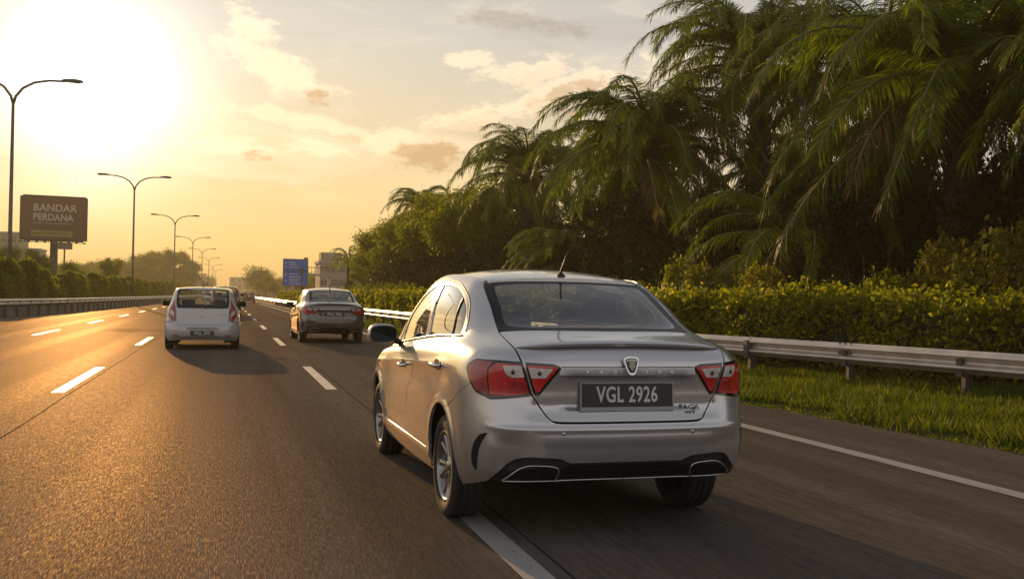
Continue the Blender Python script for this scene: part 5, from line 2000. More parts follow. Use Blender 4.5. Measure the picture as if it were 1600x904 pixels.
wk = MB().box(-3.9, 3.9, -1.0, -.9, 7.28, 7.34)
for k in range(9):
    x = -3.7 + k * .92
    wk.box(x - .03, x + .03, -1.0, 0, 7.33, 7.39)
wk.build('walkway', MATS['steel_dark'], bb)
for k in range(9):
    x = -3.7 + k * .92
    fl = MB().box(x - .16, x + .16, -1.5, -1.1, 7.25, 7.42, .03)
    fl.tube([(x, -1.2, 7.3), (x, -.9, 7.3)], .03, 6)
    fl.build('flood_light', MATS['steel_dark'], bb)
s2 = empty('direction_board', (-24.0, 165, .45), rad(5), 'small plain board on a post showing just below the brown billboard', 'sign')
MB().box(-1.1, 1.2, 0, .15, 7.1, 8.15).build('panel', MATS['sign_grey'], s2)
MB().tube([(.1, .1, 0), (.1, .1, 7.2)], .12, 8).build('post', MATS['steel_dark'], s2)

bs_ = empty('road_sign', (7.85, 119.8, 0), rad(3), 'tall blue direction sign with white lines of text beside the right lane', 'road sign')
sp = MB().box(-1.45, 1.45, 0, .08, 2.35, 5.5, .02).build('panel', MATS['sign_blue'], bs_)
fr = MB()
for (a, b, c, d) in ((-1.47, 1.47, 5.45, 5.52), (-1.47, 1.47, 2.33, 2.39)):
    fr.box(a, b, -.015, .0, c, d)
for x in (-1.47, 1.41):
    fr.box(x, x + .06, -.015, .0, 2.39, 5.45)
fr.build('frame', MATS['sign_grey'], sp)
MB().box(-1.38, 1.38, -.02, -.004, 4.0, 4.12).build('divider', MATS['sign_green'], sp)
ln = MB()
random.seed(9)
for z, w in ((5.1, .7), (4.82, .75), (4.5, 1.15), (3.72, 1.0), (3.4, 1.4), (3.1, 1.15), (2.85, 1.0), (2.58, 1.35)):
    x = -.72
    while x < -.72 + w:
        ww = random.choice((.07, .09, .12))
        ln.box(x, x + ww * .8, -.022, -.004, z - .055, z + .055)
        x += ww
ln.build('lettering', MATS['sign_white'], sp)
ar = MB()
for z in (5.0, 4.55, 3.6, 2.9):
    ar.prism([(-1.15, z - .12), (-1.08, z - .12), (-1.08, z + .03), (-1.0, z + .03), (-1.115, z + .16), (-1.23, z + .03), (-1.15, z + .03)], 'Y', -.022, -.004)
ar.build('arrows', MATS['sign_white'], sp)
MB().box(.98, 1.42, 0, .06, 5.52, 5.72).build('exit_tab', MATS['sign_grey'], bs_)
for x in (-1.0, 1.0):
    MB().tube([(x, .12, 0), (x, .12, 5.3)], .07, 8).build('post', MATS['steel_dark'], bs_)
sgn = empty('marker_post', (6.3, 88, 0), 0, 'thin dark pole with a small plate beside the far end of the right guard rail', 'pole')
MB().tube([(0, 0, 0), (0, 0, 3.6)], .05, 8).build('pole', MATS['steel_dark'], sgn)
MB().box(-.2, .2, -.04, -.02, 3.1, 3.6).build('plate', MATS['sign_grey'], sgn)

# ------------------------------------------------------------------ buildings
simple('wall_beige', (0.34, 0.28, 0.23), .9, noise=.12, nscale=.4)
simple('wall_green', (0.26, 0.26, 0.18), .9, noise=.12, nscale=.4)
simple('wall_pale', (0.38, 0.35, 0.30), .9, noise=.1, nscale=.4)
simple('wall_pink', (0.33, 0.26, 0.23), .9, noise=.1, nscale=.4)
simple('window_dark', (0.05, 0.055, 0.06), .15)


def block(name, x, y, w, d, h, floors, cols, wm, label, rz=0.0, ribbon=False, roof=True):
    r = empty(name, (x, y, 0), rz, label, 'building', None)
    MB().box(-w / 2, w / 2, 0, d, -.1, h).build('wall', MATS[wm], r)
    if roof:
        MB().box(-w / 2 - .2, w / 2 + .2, -.2, d + .2, h, h + .45).build('roof', MATS['wall_pale'], r)
    fh = h / floors
    wme = MB().box(-.5, .5, -.03, .05, -.5, .5).mesh('window', MATS['window_dark'])
    sl = MB().box(-.55, .55, -.10, .0, -.62, -.52).mesh('sill', MATS['wall_pale'])
    for f in range(floors):
        z = fh * (f + .55)
        if ribbon:
            o = link('window', wme, r, loc=(0, 0, z), scale=(w * .94, 1, fh * .42))
            for k in range(cols):
                MB().box(-.06, .06, -.08, 0, -fh * .21, fh * .21).build('mullion', MATS['wall_pale'], r, loc=(-w / 2 + w * (k + .5) / cols, 0, z))
        else:
            for k in range(cols):
                o = link('window', wme, r, loc=(-w / 2 + w * (k + .5) / cols, 0, z), scale=(w / cols * .5, 1, fh * .5))
                link('sill', sl, o)
    return r


block('apartment_block', -53.5, 256, 13, 12, 14.3, 5, 6, 'wall_green', 'green-tinged apartment block at the left frame edge behind the nearest lamp pole')
block('office_block', -46.2, 262, 5.5, 9, 10.8, 4, 3, 'wall_pale', 'narrow pale block beside the green-tinged apartments, under the billboard\'s left end')
ob = block('office_block', 18.2, 169, 6.2, 9, 6.7, 3, 5, 'wall_pink', 'low pinkish block with long window bands behind the coconut palm', ribbon=True)
up_ = MB().box(-2.9, .6, 1, 5, 7.15, 8.55).build('penthouse', MATS['wall_pink'], ob)
ft = empty('foot_bridge', (12.6, 150, 0), 0, 'thin railed footbridge between the blue road sign and the pinkish block', 'bridge')
MB().box(-3.4, 2.6, 0, 1.6, 4.15, 4.4).build('deck', MATS['wall_pale'], ft)
hr = MB().box(-3.4, 2.6, -.03, .03, 5.35, 5.45)
hr.build('hand_rail', MATS['steel_dark'], ft)
bm_ = MB().box(-.03, .03, -.02, .02, 0, 1.0).mesh('baluster', MATS['steel_dark'])
for k in range(13):
    link('baluster', bm_, ft, loc=(-3.3 + k * .48, 0, 4.4))
for x in (-3.0, 2.2):
    MB().box(x - .2, x + .2, .5, 1.1, 0, 4.15).build('pier', MATS['wall_pale'], ft)
# a scatter of small far buildings at the end of the road
random.seed(12)
for i, (x, y, w, h, wm) in enumerate([(24, 420, 22, 7, 'wall_beige'), (46, 470, 26, 9, 'wall_pale'), (12, 640, 20, 11, 'wall_beige'), (-22, 700, 18, 14, 'wall_pink'), (36, 330, 12, 5, 'wall_pale')]):
    block('far_building', x, y, w, 10, h, 2 if h < 8 else 3, 5, wm,
          ['flat beige building far off just right of the road end', 'widest pale building far off behind the blue road sign', 'distant beige building straight above the far traffic', 'distant pinkish tower left of the road end', 'low pale shed beyond the footbridge'][i])
# ------------------------------------------------------------------ vegetation
def leaf_mat(name, c0, c1, tr=0.35, rough=.55, yellow=None):
    m, g = mat_new(name)
    geo = g('ShaderNodeNewGeometry')
    rnd = geo.outputs['Random Per Island']
    co = g('ShaderNodeTexCoord').outputs['Object']
    n = g.noise(co, 0.7, 3)
    f = g.math('ADD', g.math('MULTIPLY', rnd, .7), g.math('MULTIPLY', g.ss(n, .35, .65), .4), clamp=True)
    c = g.mix(f, c0, c1)
    if yellow:
        c = g.mix(g.math('MULTIPLY', g.ss(rnd, .86, .95), .8), c, yellow)
    pr = g('ShaderNodeBsdfPrincipled', {'Base Color': c, 'Roughness': rough, 'Specular IOR Level': .18})
    tc = g.mix(1.0, c, (1.6, 1.9, .5), 'MULTIPLY')
    tl = g('ShaderNodeBsdfTranslucent', {'Color': tc})
    mx = g('ShaderNodeMixShader', {0: tr, 1: pr.outputs[0], 2: tl.outputs[0]})
    g('ShaderNodeOutputMaterial', {0: mx.outputs[0]})
    return m


leaf_mat('leaf_hedge', (0.060, 0.075, 0.005), (0.27, 0.25, 0.012), .5, yellow=(0.50, 0.36, 0.02))
leaf_mat('leaf_tree', (0.062, 0.078, 0.006), (0.210, 0.205, 0.012), .55, yellow=(0.24, 0.18, 0.02))
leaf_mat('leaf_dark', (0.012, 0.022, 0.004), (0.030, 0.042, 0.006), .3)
leaf_mat('leaf_far', (0.070, 0.090, 0.012), (0.140, 0.155, 0.020), .3)
leaf_mat('leaf_palm', (0.058, 0.088, 0.007), (0.170, 0.200, 0.012), .42, .5, yellow=(0.17, 0.13, 0.012))
leaf_mat('leaf_palm_old', (0.10, 0.075, 0.022), (0.17, 0.115, 0.035), .4, .6)
leaf_mat('leaf_vine', (0.10, 0.10, 0.014), (0.20, 0.16, 0.02), .45, yellow=(0.34, 0.24, 0.03))
leaf_mat('grass', (0.050, 0.075, 0.005), (0.115, 0.13, 0.010), .45, .6, yellow=(0.26, 0.20, 0.03))
simple('bark', (0.085, 0.065, 0.048), .95, noise=.4, nscale=5, bump=.6)
simple('palm_bark', (0.060, 0.046, 0.034), .95, noise=.4, nscale=8, bump=.6)
simple('rachis', (0.16, 0.14, 0.045), .5)
simple('twig_core', (0.020, 0.022, 0.010), 1.0, noise=.3, nscale=10)


def leaves(rng, cen, size, aspect=.5, up=None, fold=True):
    """kite-shaped leaves, one quad each, centred on cen (n,3)"""
    n = len(cen)
    a = rng.normal(size=(n, 3))
    a /= np.linalg.norm(a, axis=1, keepdims=True)
    b = rng.normal(size=(n, 3))
    if up is not None:
        b = b * .6 + up
    b = np.cross(a, b)
    b /= np.linalg.norm(b, axis=1, keepdims=True) + 1e-9
    c = np.cross(a, b)
    s = (size * rng.uniform(.6, 1.3, n))[:, None]
    V = np.stack([cen - a * s * .5, cen - a * s * .05 + b * s * aspect * .5 + c * s * .06, cen + a * s * .5, cen - a * s * .05 - b * s * aspect * .5 + c * s * .06], 1)
    return V.reshape(-1, 3)


def blob_points(rng, n, blobs, shell=.55):
    """points in the outer part of several ellipsoids (cx,cy,cz,rx,ry,rz)"""
    B = np.array(blobs)
    vol = B[:, 3] * B[:, 4] + B[:, 3] * B[:, 5] + B[:, 4] * B[:, 5]
    k = rng.choice(len(B), n, p=vol / vol.sum())
    d = rng.normal(size=(n, 3))
    d /= np.linalg.norm(d, axis=1, keepdims=True)
    r = shell + (1 - shell) * rng.random(n) ** .6
    r *= 1 + .10 * rng.normal(size=n)
    return B[k, :3] + d * B[k, 3:] * r[:, None]


def crown_mesh(seed, name, mat, n, R, H, zc, leaf=.14, nb=16, clump=14, shell=.4):
    """clumped crown: sub-blobs on a big ellipsoid, clusters of leaves on each with gaps between"""
    rng = np.random.default_rng(seed)
    blobs = []
    for i in range(nb):
        a = rng.uniform(0, 2 * math.pi)
        e = math.asin(rng.uniform(-.55, 1))
        rr = rng.uniform(.50, .92)
        cx, cy, cz = R * rr * math.cos(a) * math.cos(e), R * rr * math.sin(a) * math.cos(e), zc + H * .5 * rr * math.sin(e)
        s = R * rng.uniform(.20, .42)
        blobs.append((cx, cy, cz, s, s, s * rng.uniform(.6, .9)))
    blobs.append((0, 0, zc, R * .5, R * .5, H * .3))
    m = n // clump
    cc = blob_points(rng, m, blobs, shell)
    pts = np.repeat(cc, clump, 0) + rng.normal(size=(m * clump, 3)) * leaf * 1.3
    V = leaves(rng, pts, leaf, .55)
    return quads_mesh(name, V, len(pts), 4, MATS[mat]), blobs


def trunk_mesh(seed, H, r, blobs, mat='bark'):
    rng = np.random.default_rng(seed)
    mb = MB()
    lean = rng.normal(size=2) * .15
    pts = [(lean[0] * t ** 2, lean[1] * t ** 2, H * t) for t in np.linspace(0, 1, 6)]
    mb.tube(pts, [r * (1.25 if i == 0 else 1) * (1 - .12 * i) for i in range(6)], 10)
    for b in blobs[:9]:
        s = Vector(pts[rng.integers(2, 5)])
        e = Vector(b[:3])
        mid = s.lerp(e, .5) + Vector((0, 0, .12 * (e - s).length))
        mb.tube([s, mid, e], [r * .42, r * .28, r * .08], 6)
    return mb.mesh('trunk', MATS[mat])


TREES = []
for i, (mt, n, R, H, zc, leaf) in enumerate([('leaf_tree', 15000, 2.6, 5.0, 5.2, .17), ('leaf_tree', 15000, 2.2, 6.0, 5.6, .16), ('leaf_dark', 13000, 3.0, 6.0, 5.6, .22), ('leaf_dark', 13000, 2.6, 7.0, 6.0, .20)]):
    c, b = crown_mesh(10 + i, 'crown', mt, n, R, H, zc, leaf)
    TREES.append((c, trunk_mesh(30 + i, zc, .17, b)))
FAR = []
for i in range(3):
    c, b = crown_mesh(50 + i, 'crown', 'leaf_far', 2600, 3.0, 5.2, 4.4, .42, 10, 6)
    FAR.append((c, trunk_mesh(60 + i, 4.0, .2, b)))
SHRUB = []
for i in range(4):
    rng = np.random.default_rng(80 + i)
    blobs = [(rng.normal() * .5, rng.normal() * .5, .4 + .35 * k, .75 - .06 * k, .75 - .06 * k, .5) for k in range(5)]
    n = 8000
    cc = blob_points(rng, n // 8, blobs, .5)
    pts = np.repeat(cc, 8, 0) + rng.normal(size=(n // 8 * 8, 3)) * .07
    V = leaves(rng, pts, .10, .6)
    st_ = MB()
    for k in range(5):
        a = rng.uniform(0, 6.28)
        st_.tube([(0, 0, -.1), (.15 * math.cos(a), .15 * math.sin(a), .6), (.45 * math.cos(a), .45 * math.sin(a), 1.4)], [.03, .022, .01], 5)
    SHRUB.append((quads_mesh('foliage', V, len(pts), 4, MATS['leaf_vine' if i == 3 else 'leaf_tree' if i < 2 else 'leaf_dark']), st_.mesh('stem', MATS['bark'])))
CONE = []
for i in range(3):
    rng = np.random.default_rng(95 + i)
    n = 6400
    t = rng.random(n) ** .8
    a = rng.uniform(0, 2 * math.pi, n)
    rr = (1 - t) ** .36 * .92 * (.66 + .34 * rng.random(n)) * (1 + .16 * np.sin(a * 3 + i) + .13 * np.sin(t * 9 + a * 2 + i * 2))
    pts = np.stack([rr * np.cos(a), rr * np.sin(a), .05 + t * 2.35], 1) + rng.normal(size=(n, 3)) * .07
    V = leaves(rng, pts, .12, .55)
    core = MB().lathe([(0, 2.0), (.22, 1.7), (.42, 1.0), (.52, .3), (.5, .05), (0, 0)], 12)
    CONE.append((quads_mesh('foliage', V, n, 4, MATS['leaf_tree' if i != 1 else 'leaf_hedge']), core.mesh('stem', MATS['twig_core'])))


def put(kind, name, pair, names, x, y, s, rz, label, cat, group, z=0.0, sz=None, scl=None):
    r = empty(name, (x, y, z), rz, label, cat, group)
    k = scl or (s, s, sz or s)
    r.scale = k
    link(names[0], pair[0], r)
    link(names[1], pair[1], r)
    return r


# palms -----------------------------------------------------------
def frond_mesh(seed, L, rise, droop, n=135, mat='leaf_palm', leaf_l=.70, sag=.55, w=.034):
    """feather palm leaf along +X: tapering rachis and rows of bent leaflets"""
    rng = np.random.default_rng(seed)
    t = np.linspace(0, 1, 22)
    ang = rad(rise) - rad(rise + droop) * t ** 1.25
    dx = np.cos(ang) * L / 21
    dz = np.sin(ang) * L / 21
    X = np.concatenate([[0], np.cumsum(dx[:-1])])
    Z = np.concatenate([[0], np.cumsum(dz[:-1])])
    side = rng.normal() * .10 * L
    Y = side * t ** 2
    P = np.stack([X, Y, Z], 1)
    V, F = [], []
    m = 6
    for i in range(22):
        d = P[min(i + 1, 21)] - P[max(i - 1, 0)]
        d /= np.linalg.norm(d)
        s = np.cross(d, [0, 0, 1.0])
        s /= np.linalg.norm(s) + 1e-9
        u = np.cross(s, d)
        r = .055 * (1 - t[i]) ** .9 + .006
        for k in range(m):
            a = 2 * math.pi * k / m
            V.append(P[i] + s * math.cos(a) * r * 1.3 + u * math.sin(a) * r * .8)
    for i in range(21):
        for k in range(m):
            F.append((i * m + k, i * m + (k + 1) % m, (i + 1) * m + (k + 1) % m, (i + 1) * m + k))
    nr = len(F)
    for k in range(n):
        q = .14 + .86 * (k + rng.random() * .6) / n
        i = min(20, int(q * 21))
        f = q * 21 - i
        p = P[i] * (1 - f) + P[i + 1] * f
        d = P[i + 1] - P[i]
        d /= np.linalg.norm(d)
        s0 = np.cross(d, [0, 0, 1.0])
        s0 /= np.linalg.norm(s0) + 1e-9
        u0 = np.cross(s0, d)
        for sg in (-1, 1):
            ll = leaf_l * (math.sin(min(1, q * 1.15 + .12) * math.pi * .93) ** .6 * .85 + .15) * rng.uniform(.85, 1.12)
            fw = .35 + .75 * q + rng.normal() * .10
            upv = rng.normal() * .34 + .08
            d0 = s0 * sg + d * fw + u0 * upv
            d0 /= np.linalg.norm(d0)
            a = p
            wd = np.cross(d0, u0 + rng.normal(size=3) * .25)
            wd /= np.linalg.norm(wd) + 1e-9
            b0 = len(V)
            for j, (tt, ww) in enumerate(((0, .35), (.38, 1.0), (.75, .7), (1.0, .08))):
                c = a + d0 * ll * tt - np.array([0, 0, 1]) * sag * ll * tt ** 2
                V.append(c + wd * w * ww * .5)
                V.append(c - wd * w * ww * .5)
            for j in range(3):
                F.append((b0 + 2 * j, b0 + 2 * j + 1, b0 + 2 * j + 3, b0 + 2 * j + 2))
    me = fast_mesh('frond', np.array(V), F, None)
    me.materials.append(MATS['rachis'])
    me.materials.append(MATS[mat])
    mi = np.ones(len(F), np.int32)
    mi[:nr] = 0
    me.polygons.foreach_set('material_index', mi)
    return me


FR_UP = [frond_mesh(1, 4.6, 78, 50, sag=.4), frond_mesh(2, 4.7, 70, 66, sag=.45), frond_mesh(3, 4.9, 62, 76, sag=.5)]
FR_MID = [frond_mesh(4, 5.2, 50, 74, sag=.5), frond_mesh(5, 5.3, 40, 74, sag=.5), frond_mesh(6, 5.0, 32, 80, sag=.55)]
FR_LOW = [frond_mesh(7, 4.8, 16, 70, sag=.5), frond_mesh(8, 5.0, -2, 75, sag=.8), frond_mesh(9, 4.8, -15, 60, sag=.8)]
FR_OLD = [frond_mesh(10, 4.6, -20, 62, mat='leaf_palm_old', sag=1.0, n=46), frond_mesh(11, 4.4, 5, 90, mat='leaf_palm_old', sag=.9, n=46)]


def palm_trunk(seed, H, r=.30, boots=True, name='trunk'):
    rng = np.random.default_rng(seed)
    mb = MB()
    n = 9
    lx, ly = rng.normal(size=2) * .10
    pts = [(lx * t, ly * t, -.2 + (H + .2) * t) for t in np.linspace(0, 1, n)]
    mb.tube(pts, [r * (1.15 if i == 0 else 1.0) * (1 + .06 * math.sin(i * 2.1)) for i in range(n)], 14)
    if boots:
        k = 0
        z = .3
        while z < H:
            for j in range(5):
                a = j * 2 * math.pi / 5 + k * .62
                p = Vector((lx * z / H + math.cos(a) * r * .9, ly * z / H + math.sin(a) * r * .9, z))
                o = Vector((math.cos(a), math.sin(a), 1.15)).normalized()
                mb.tube([p, p + o * rng.uniform(.18, .34)], [.085, .035], 5)
            z += .24
            k += 1
    return mb.mesh(name, MATS['palm_bark'])


def palm(x, y, H, s, seed, label, kind='oil_palm', nf=(12, 15, 12, 3), rz=0, group='oil palms behind the right-hand hedge', trunk=None):
    rng = np.random.default_rng(seed)
    r = empty(kind, (x, y, 0), rz, label, 'palm tree', group)
    link('trunk', trunk or palm_trunk(seed, H), r)
    i = 0
    for grp, cnt, zo in zip((FR_UP, FR_MID, FR_LOW, FR_OLD), nf, (.15, .05, -.10, -.25)):
        for k in range(cnt):
            a = i * 2.39996 + rng.normal() * .12
            i += 1
            f = link('frond', grp[int(rng.integers(len(grp)))], r)
            sc = s * rng.uniform(.88, 1.08)
            f.scale = (sc, sc * (1 if rng.random() < .5 else -1), sc)
            f.location = (math.cos(a) * .16, math.sin(a) * .16, H + zo + rng.normal() * .06)
            f.rotation_euler = (rng.normal() * .12, rng.normal() * .07, a)
    return r


PALMS = [(14.6, 17.2, 5.8, .96, 'largest oil palm at the right, crown filling the upper right of the frame'),
         (16.8, 29.5, 9.3, .92, 'tallest oil palm, its crown cut off by the top edge right of centre'),
         (13.4, 30.4, 6.3, .92, 'full oil palm with upright fronds just right of the silver sedan roof'),
         (13.7, 45.0, 7.2, .82, 'oil palm with a spiky top standing against the open sky, leftmost of the big ones'),
         (16.4, 38.5, 6.6, .82, 'oil palm crowded between the spiky-topped one and the full one'),
         (13.4, 70.0, 7.6, .62, 'small distant oil palm whose arching frond tips rise over the broadleaf trees'),
         (15.6, 11.6, 5.2, .95, 'oil palm at the right frame edge showing only its hanging fronds'),
         (17.8, 24.0, 7.8, .95, 'oil palm set back between the largest and the tallest crowns'),
         (13.6, 21.6, 2.7, .75, 'low young oil palm with sun-browned fronds arching over the hedge'),
         (18.6, 17.6, 8.8, .98, 'oil palm in the top right corner behind the largest one'),
         (16.4, 55.0, 6.2, .75, 'shaded oil palm set back behind the spiky-topped one'),
         (21.0, 33.0, 5.6, .95, 'oil palm deep in shade behind the tallest crown'),
         (13.0, 36.6, 2.8, .62, 'short oil palm half hidden above the hedge near the sedan roof')]
for i, (x, y, H, s, lb) in enumerate(PALMS):
    nf = (20, 20, 17, 4)
    if i == 8:
        nf = (5, 8, 7, 5)
    if i in (2, 3):
        nf = (26, 20, 15, 3)
    palm(x, y, H, s, 200 + i, lb, nf=nf)
# coconut palm standing clear of the trees
FR_COCO = [frond_mesh(21, 2.6, 62, 70, n=44, leaf_l=.5, sag=.7, w=.03), frond_mesh(22, 2.6, 35, 95, n=44, leaf_l=.5, sag=.8, w=.03), frond_mesh(23, 2.4, 5, 80, n=40, leaf_l=.5, sag=.9, w=.03)]
sv = (FR_UP, FR_MID, FR_LOW, FR_OLD)
FR_UP, FR_MID, FR_LOW, FR_OLD = [FR_COCO[0]], [FR_COCO[1]], [FR_COCO[2]], [FR_COCO[2]]
palm(11.0, 94.0, 4.9, .85, 300, 'slim coconut palm standing alone just right of the pinkish block', 'coconut_palm', (5, 7, 4, 0), group=None, trunk=palm_trunk(300, 4.9, .13, False))
palm(13.2, 112.0, 5.0, .9, 301, 'second coconut palm, paler, just behind the slim one', 'coconut_palm', (4, 6, 4, 0), group=None, trunk=palm_trunk(301, 5.0, .13, False))
FR_UP, FR_MID, FR_LOW, FR_OLD = sv

NP = [(14.8, 17.0, 'by the largest palm'), (17.4, 30.5, 'by the tallest palm'), (14.6, 29.6, 'by the palm beside the sedan roof'), (14.4, 45.5, 'by the spiky-topped palm'), (13.4, 70.0, 'far down near the small distant palm'),
      (15.6, 11.6, 'near the right frame edge'), (13.6, 21.6, 'by the low young palm'), (16.4, 55.0, 'past the spiky-topped palm'), (13.0, 36.6, 'by the short palm near the sedan roof'), (13.0, 86.0, 'at the far left foot of the thicket'), (15, 3.0, 'outside the frame at right')]


def near_palm(x, y):
    return min(NP, key=lambda p: abs(p[1] - y) + .3 * abs(p[0] - x))[2]


def near_lamp(y):
    for a, t in ((52, 'left of the nearest lamp post'), (62, 'at the foot of the nearest lamp post'), (75, 'under the billboard column'), (95, 'between billboard column and second lamp'), (108, 'at the foot of the second lamp'),
                 (145, 'between second and third lamps'), (175, 'near the third lamp'), (400, 'far off beyond the third lamp')):
        if y < a:
            return t


# broadleaf trees and thicket behind the palms ---------------------
rng = np.random.default_rng(7)
lead = [(12.2, 50, .95, 0), (12.0, 57, .98, 1), (12.2, 64, 1.0, 0), (11.6, 71, .92, 1), (12.0, 79, .86, 0), (12.4, 88, .74, 1), (13.6, 60, 1.05, 1), (14.0, 80, .95, 0), (13.0, 97, .60, 0), (14.5, 104, .62, 1), (15.5, 92, .8, 2)]
LB = ['leafy tree whose rounded crown fills the gap beside the spiky-topped palm', 'sunlit leafy tree second left of the spiky-topped palm', 'tallest sunlit broadleaf tree at the left end of the thicket', 'broad golden-green tree over the hedge behind the grey sedan',
      'golden tree dropping towards the hedge right of the coconut palms', 'small round tree at the left foot of the thicket', 'rear tree rising behind the sunlit row', 'set-back tree rising over the left end of the thicket',
      'low tree beside the slim coconut palm', 'low tree just behind the slim coconut palm', 'darker tree behind the coconut palms']
for i, (x, y, s, v) in enumerate(lead):
    put('tree', 'broadleaf_tree', TREES[v], ('crown', 'trunk'), x, y, s, rng.uniform(0, 6), LB[i], 'tree', 'broadleaf trees at the left end of the thicket')
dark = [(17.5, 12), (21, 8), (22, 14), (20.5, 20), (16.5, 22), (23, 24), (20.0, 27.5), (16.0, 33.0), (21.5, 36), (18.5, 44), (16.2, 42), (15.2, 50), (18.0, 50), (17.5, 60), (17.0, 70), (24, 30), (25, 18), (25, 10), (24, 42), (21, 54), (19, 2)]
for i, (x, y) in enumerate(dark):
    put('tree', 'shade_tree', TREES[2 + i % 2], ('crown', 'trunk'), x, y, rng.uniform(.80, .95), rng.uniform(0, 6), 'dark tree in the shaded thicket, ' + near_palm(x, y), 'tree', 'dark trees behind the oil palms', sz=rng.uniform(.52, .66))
# bushes between hedge and palms
sp_ = []
y = 4.0
while y < 92:
    x = RAIL_R(y) + 3.1 + rng.uniform(-.2, .7)
    sp_.append((x, y))
    if y < 60:
        pass
    if y < 14 or 60 > y > 40:
        sp_.append((x + 1.6 + rng.uniform(0, .8), y + rng.uniform(-.5, .5)))
    y += rng.uniform(1.5, 2.2) if y < 40 else rng.uniform(2.2, 3.2)
for i, (x, y) in enumerate(sp_):
    v = 3 if i in (3, 8, 14, 15, 26) else int(rng.integers(0, 3))
    s = rng.uniform(.62, .88)
    put('bush', 'bush', SHRUB[v], ('foliage', 'stem'), x, y, s, rng.uniform(0, 6), 'yellow creeper bush, ' + near_palm(x, y) if v == 3 else 'leafy bush between hedge and palms, ' + near_palm(x, y), 'bush', 'bushes between hedge and palms', sz=s * rng.uniform(.9, 1.35))
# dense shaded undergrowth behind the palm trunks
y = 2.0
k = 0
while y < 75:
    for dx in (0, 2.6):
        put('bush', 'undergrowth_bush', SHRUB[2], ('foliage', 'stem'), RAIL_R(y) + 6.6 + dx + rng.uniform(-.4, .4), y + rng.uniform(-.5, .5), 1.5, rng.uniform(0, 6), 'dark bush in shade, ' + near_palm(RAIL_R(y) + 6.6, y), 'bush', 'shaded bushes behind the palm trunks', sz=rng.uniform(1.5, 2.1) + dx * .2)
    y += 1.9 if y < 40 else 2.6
# creeper-hung bushes catching the light beside the largest palm
for (x, y, s, sz, lb) in ((13.2, 13.6, 1.15, 1.6, 'tall yellow creeper-covered bush right of the largest palm trunk'), (13.0, 16.2, .9, 1.15, 'smaller yellow creeper bush in front of the largest palm'), (13.4, 31.5, .9, 1.1, 'yellow creeper bush at the foot of the full oil palm')):
    put('bush', 'bush', SHRUB[3], ('foliage', 'stem'), x, y, s, 1.0, lb, 'bush', 'bushes between hedge and palms', sz=sz)


# hedges -----------------------------------------------------------
def hedge(name, xf, y0, y1, w, h, dens, mat, label, seed, leaf=.10):
    rng = np.random.default_rng(seed)
    r = empty(name, (0, 0, 0), 0, label, 'hedge')
    P = []
    y = y0
    while y < y1:
        l = 1.0
        n = int(dens * l * min(1, (24 / max(12, y)) ** 1.1))
        sz = 1.0
        k = n // 6
        u = rng.random(k)
        # on the faces: front, top, back
        f = rng.random(k)
        yy = y + rng.random(k) * l
        bx = w / 2 * (1 + .10 * np.sin(yy * 1.7) + .06 * np.sin(yy * 4.3))
        hh = h * (1 + .035 * np.sin(yy * .9) + .03 * np.sin(yy * 2.9 + 1))
        px = np.where(f < .50, -bx, np.where(f < .85, (u * 2 - 1) * bx, bx))
        pz = np.where(f < .50, .05 + (hh - .05) * u, np.where(f < .85, hh - .04 * (px / bx) ** 2 * 3, .05 + (hh - .05) * u))
        c = np.stack([px + np.array([xf(q) for q in yy]), yy, pz], 1)
        c += rng.normal(size=c.shape) * .045
        # gaps, bare patches and stray shoots
        pat = np.sin(yy * .83 + 1.3) * np.sin(yy * 2.17 + pz * 3.0) + .35 * np.sin(yy * 5.1 + pz * 6)
        keep = rng.random(k) > np.clip(pat * .9 - .25, 0, .7)
        shoot = (f > .5) & (f < .85) & (rng.random(k) < .10)
        c[shoot, 2] += rng.random(int(shoot.sum())) * .22
        c = c[keep]
        k = len(c)
        c = np.repeat(c, 6, 0) + rng.normal(size=(k * 6, 3)) * .06
        P.append(np.concatenate([c, np.full((len(c), 1), leaf * (1 + max(0, y - 20) / 45))], 1))
        y += l
    P = np.concatenate(P)
    V = leaves(rng, P[:, :3], P[:, 3], .6)
    o = link('foliage', quads_mesh('foliage', V, len(P), 4, MATS[mat]), r)
    ys = list(np.arange(y0, y1, 2.0))
    Vc, Fc = [], []
    for q in ys:
        a = xf(q)
        for (dx, z) in ((-w * .40, 0), (-w * .40, h * .86), (w * .40, h * .86), (w * .40, 0)):
            Vc.append((a + dx, q, z))
    for i in range(len(ys) - 1):
        for k in range(3):
            Fc.append((i * 4 + k, i * 4 + k + 1, (i + 1) * 4 + k + 1, (i + 1) * 4 + k))
    Fc.append((0, 1, 2, 3))
    link('twig_light_block', fast_mesh('twig_light_block', Vc, Fc, MATS['twig_core']), r)  # solid dark core for the twiggy inside, added to block light
    return r


hedge('hedge', lambda y: RAIL_R(y) + 1.65, 2.0, 130, 1.5, 1.43, 2300, 'leaf_hedge', 'clipped golden-green hedge behind the right guard rail, running the length of the road', 5)
# left: row of bushy cones merging into a hedge
rng = np.random.default_rng(21)
y = 43.0
i = 0
while y < 235:
    x = LEFT_EDGE(y) - 1.9 + rng.uniform(-.15, .15)
    s = rng.uniform(.92, 1.12)
    near = y < 62
    put('shrub', 'roadside_shrub', CONE[i % 3], ('foliage', 'stem'), x, y, s, rng.uniform(0, 6),
        'rounded green shrub in the clipped row, ' + near_lamp(y), 'shrub', 'row of clipped shrubs behind the left barrier', sz=s * rng.uniform(.72, 1.15) * (1.05 if near else .95))
    y += (1.15 if y < 110 else 1.7) * rng.uniform(.9, 1.1)
    i += 1
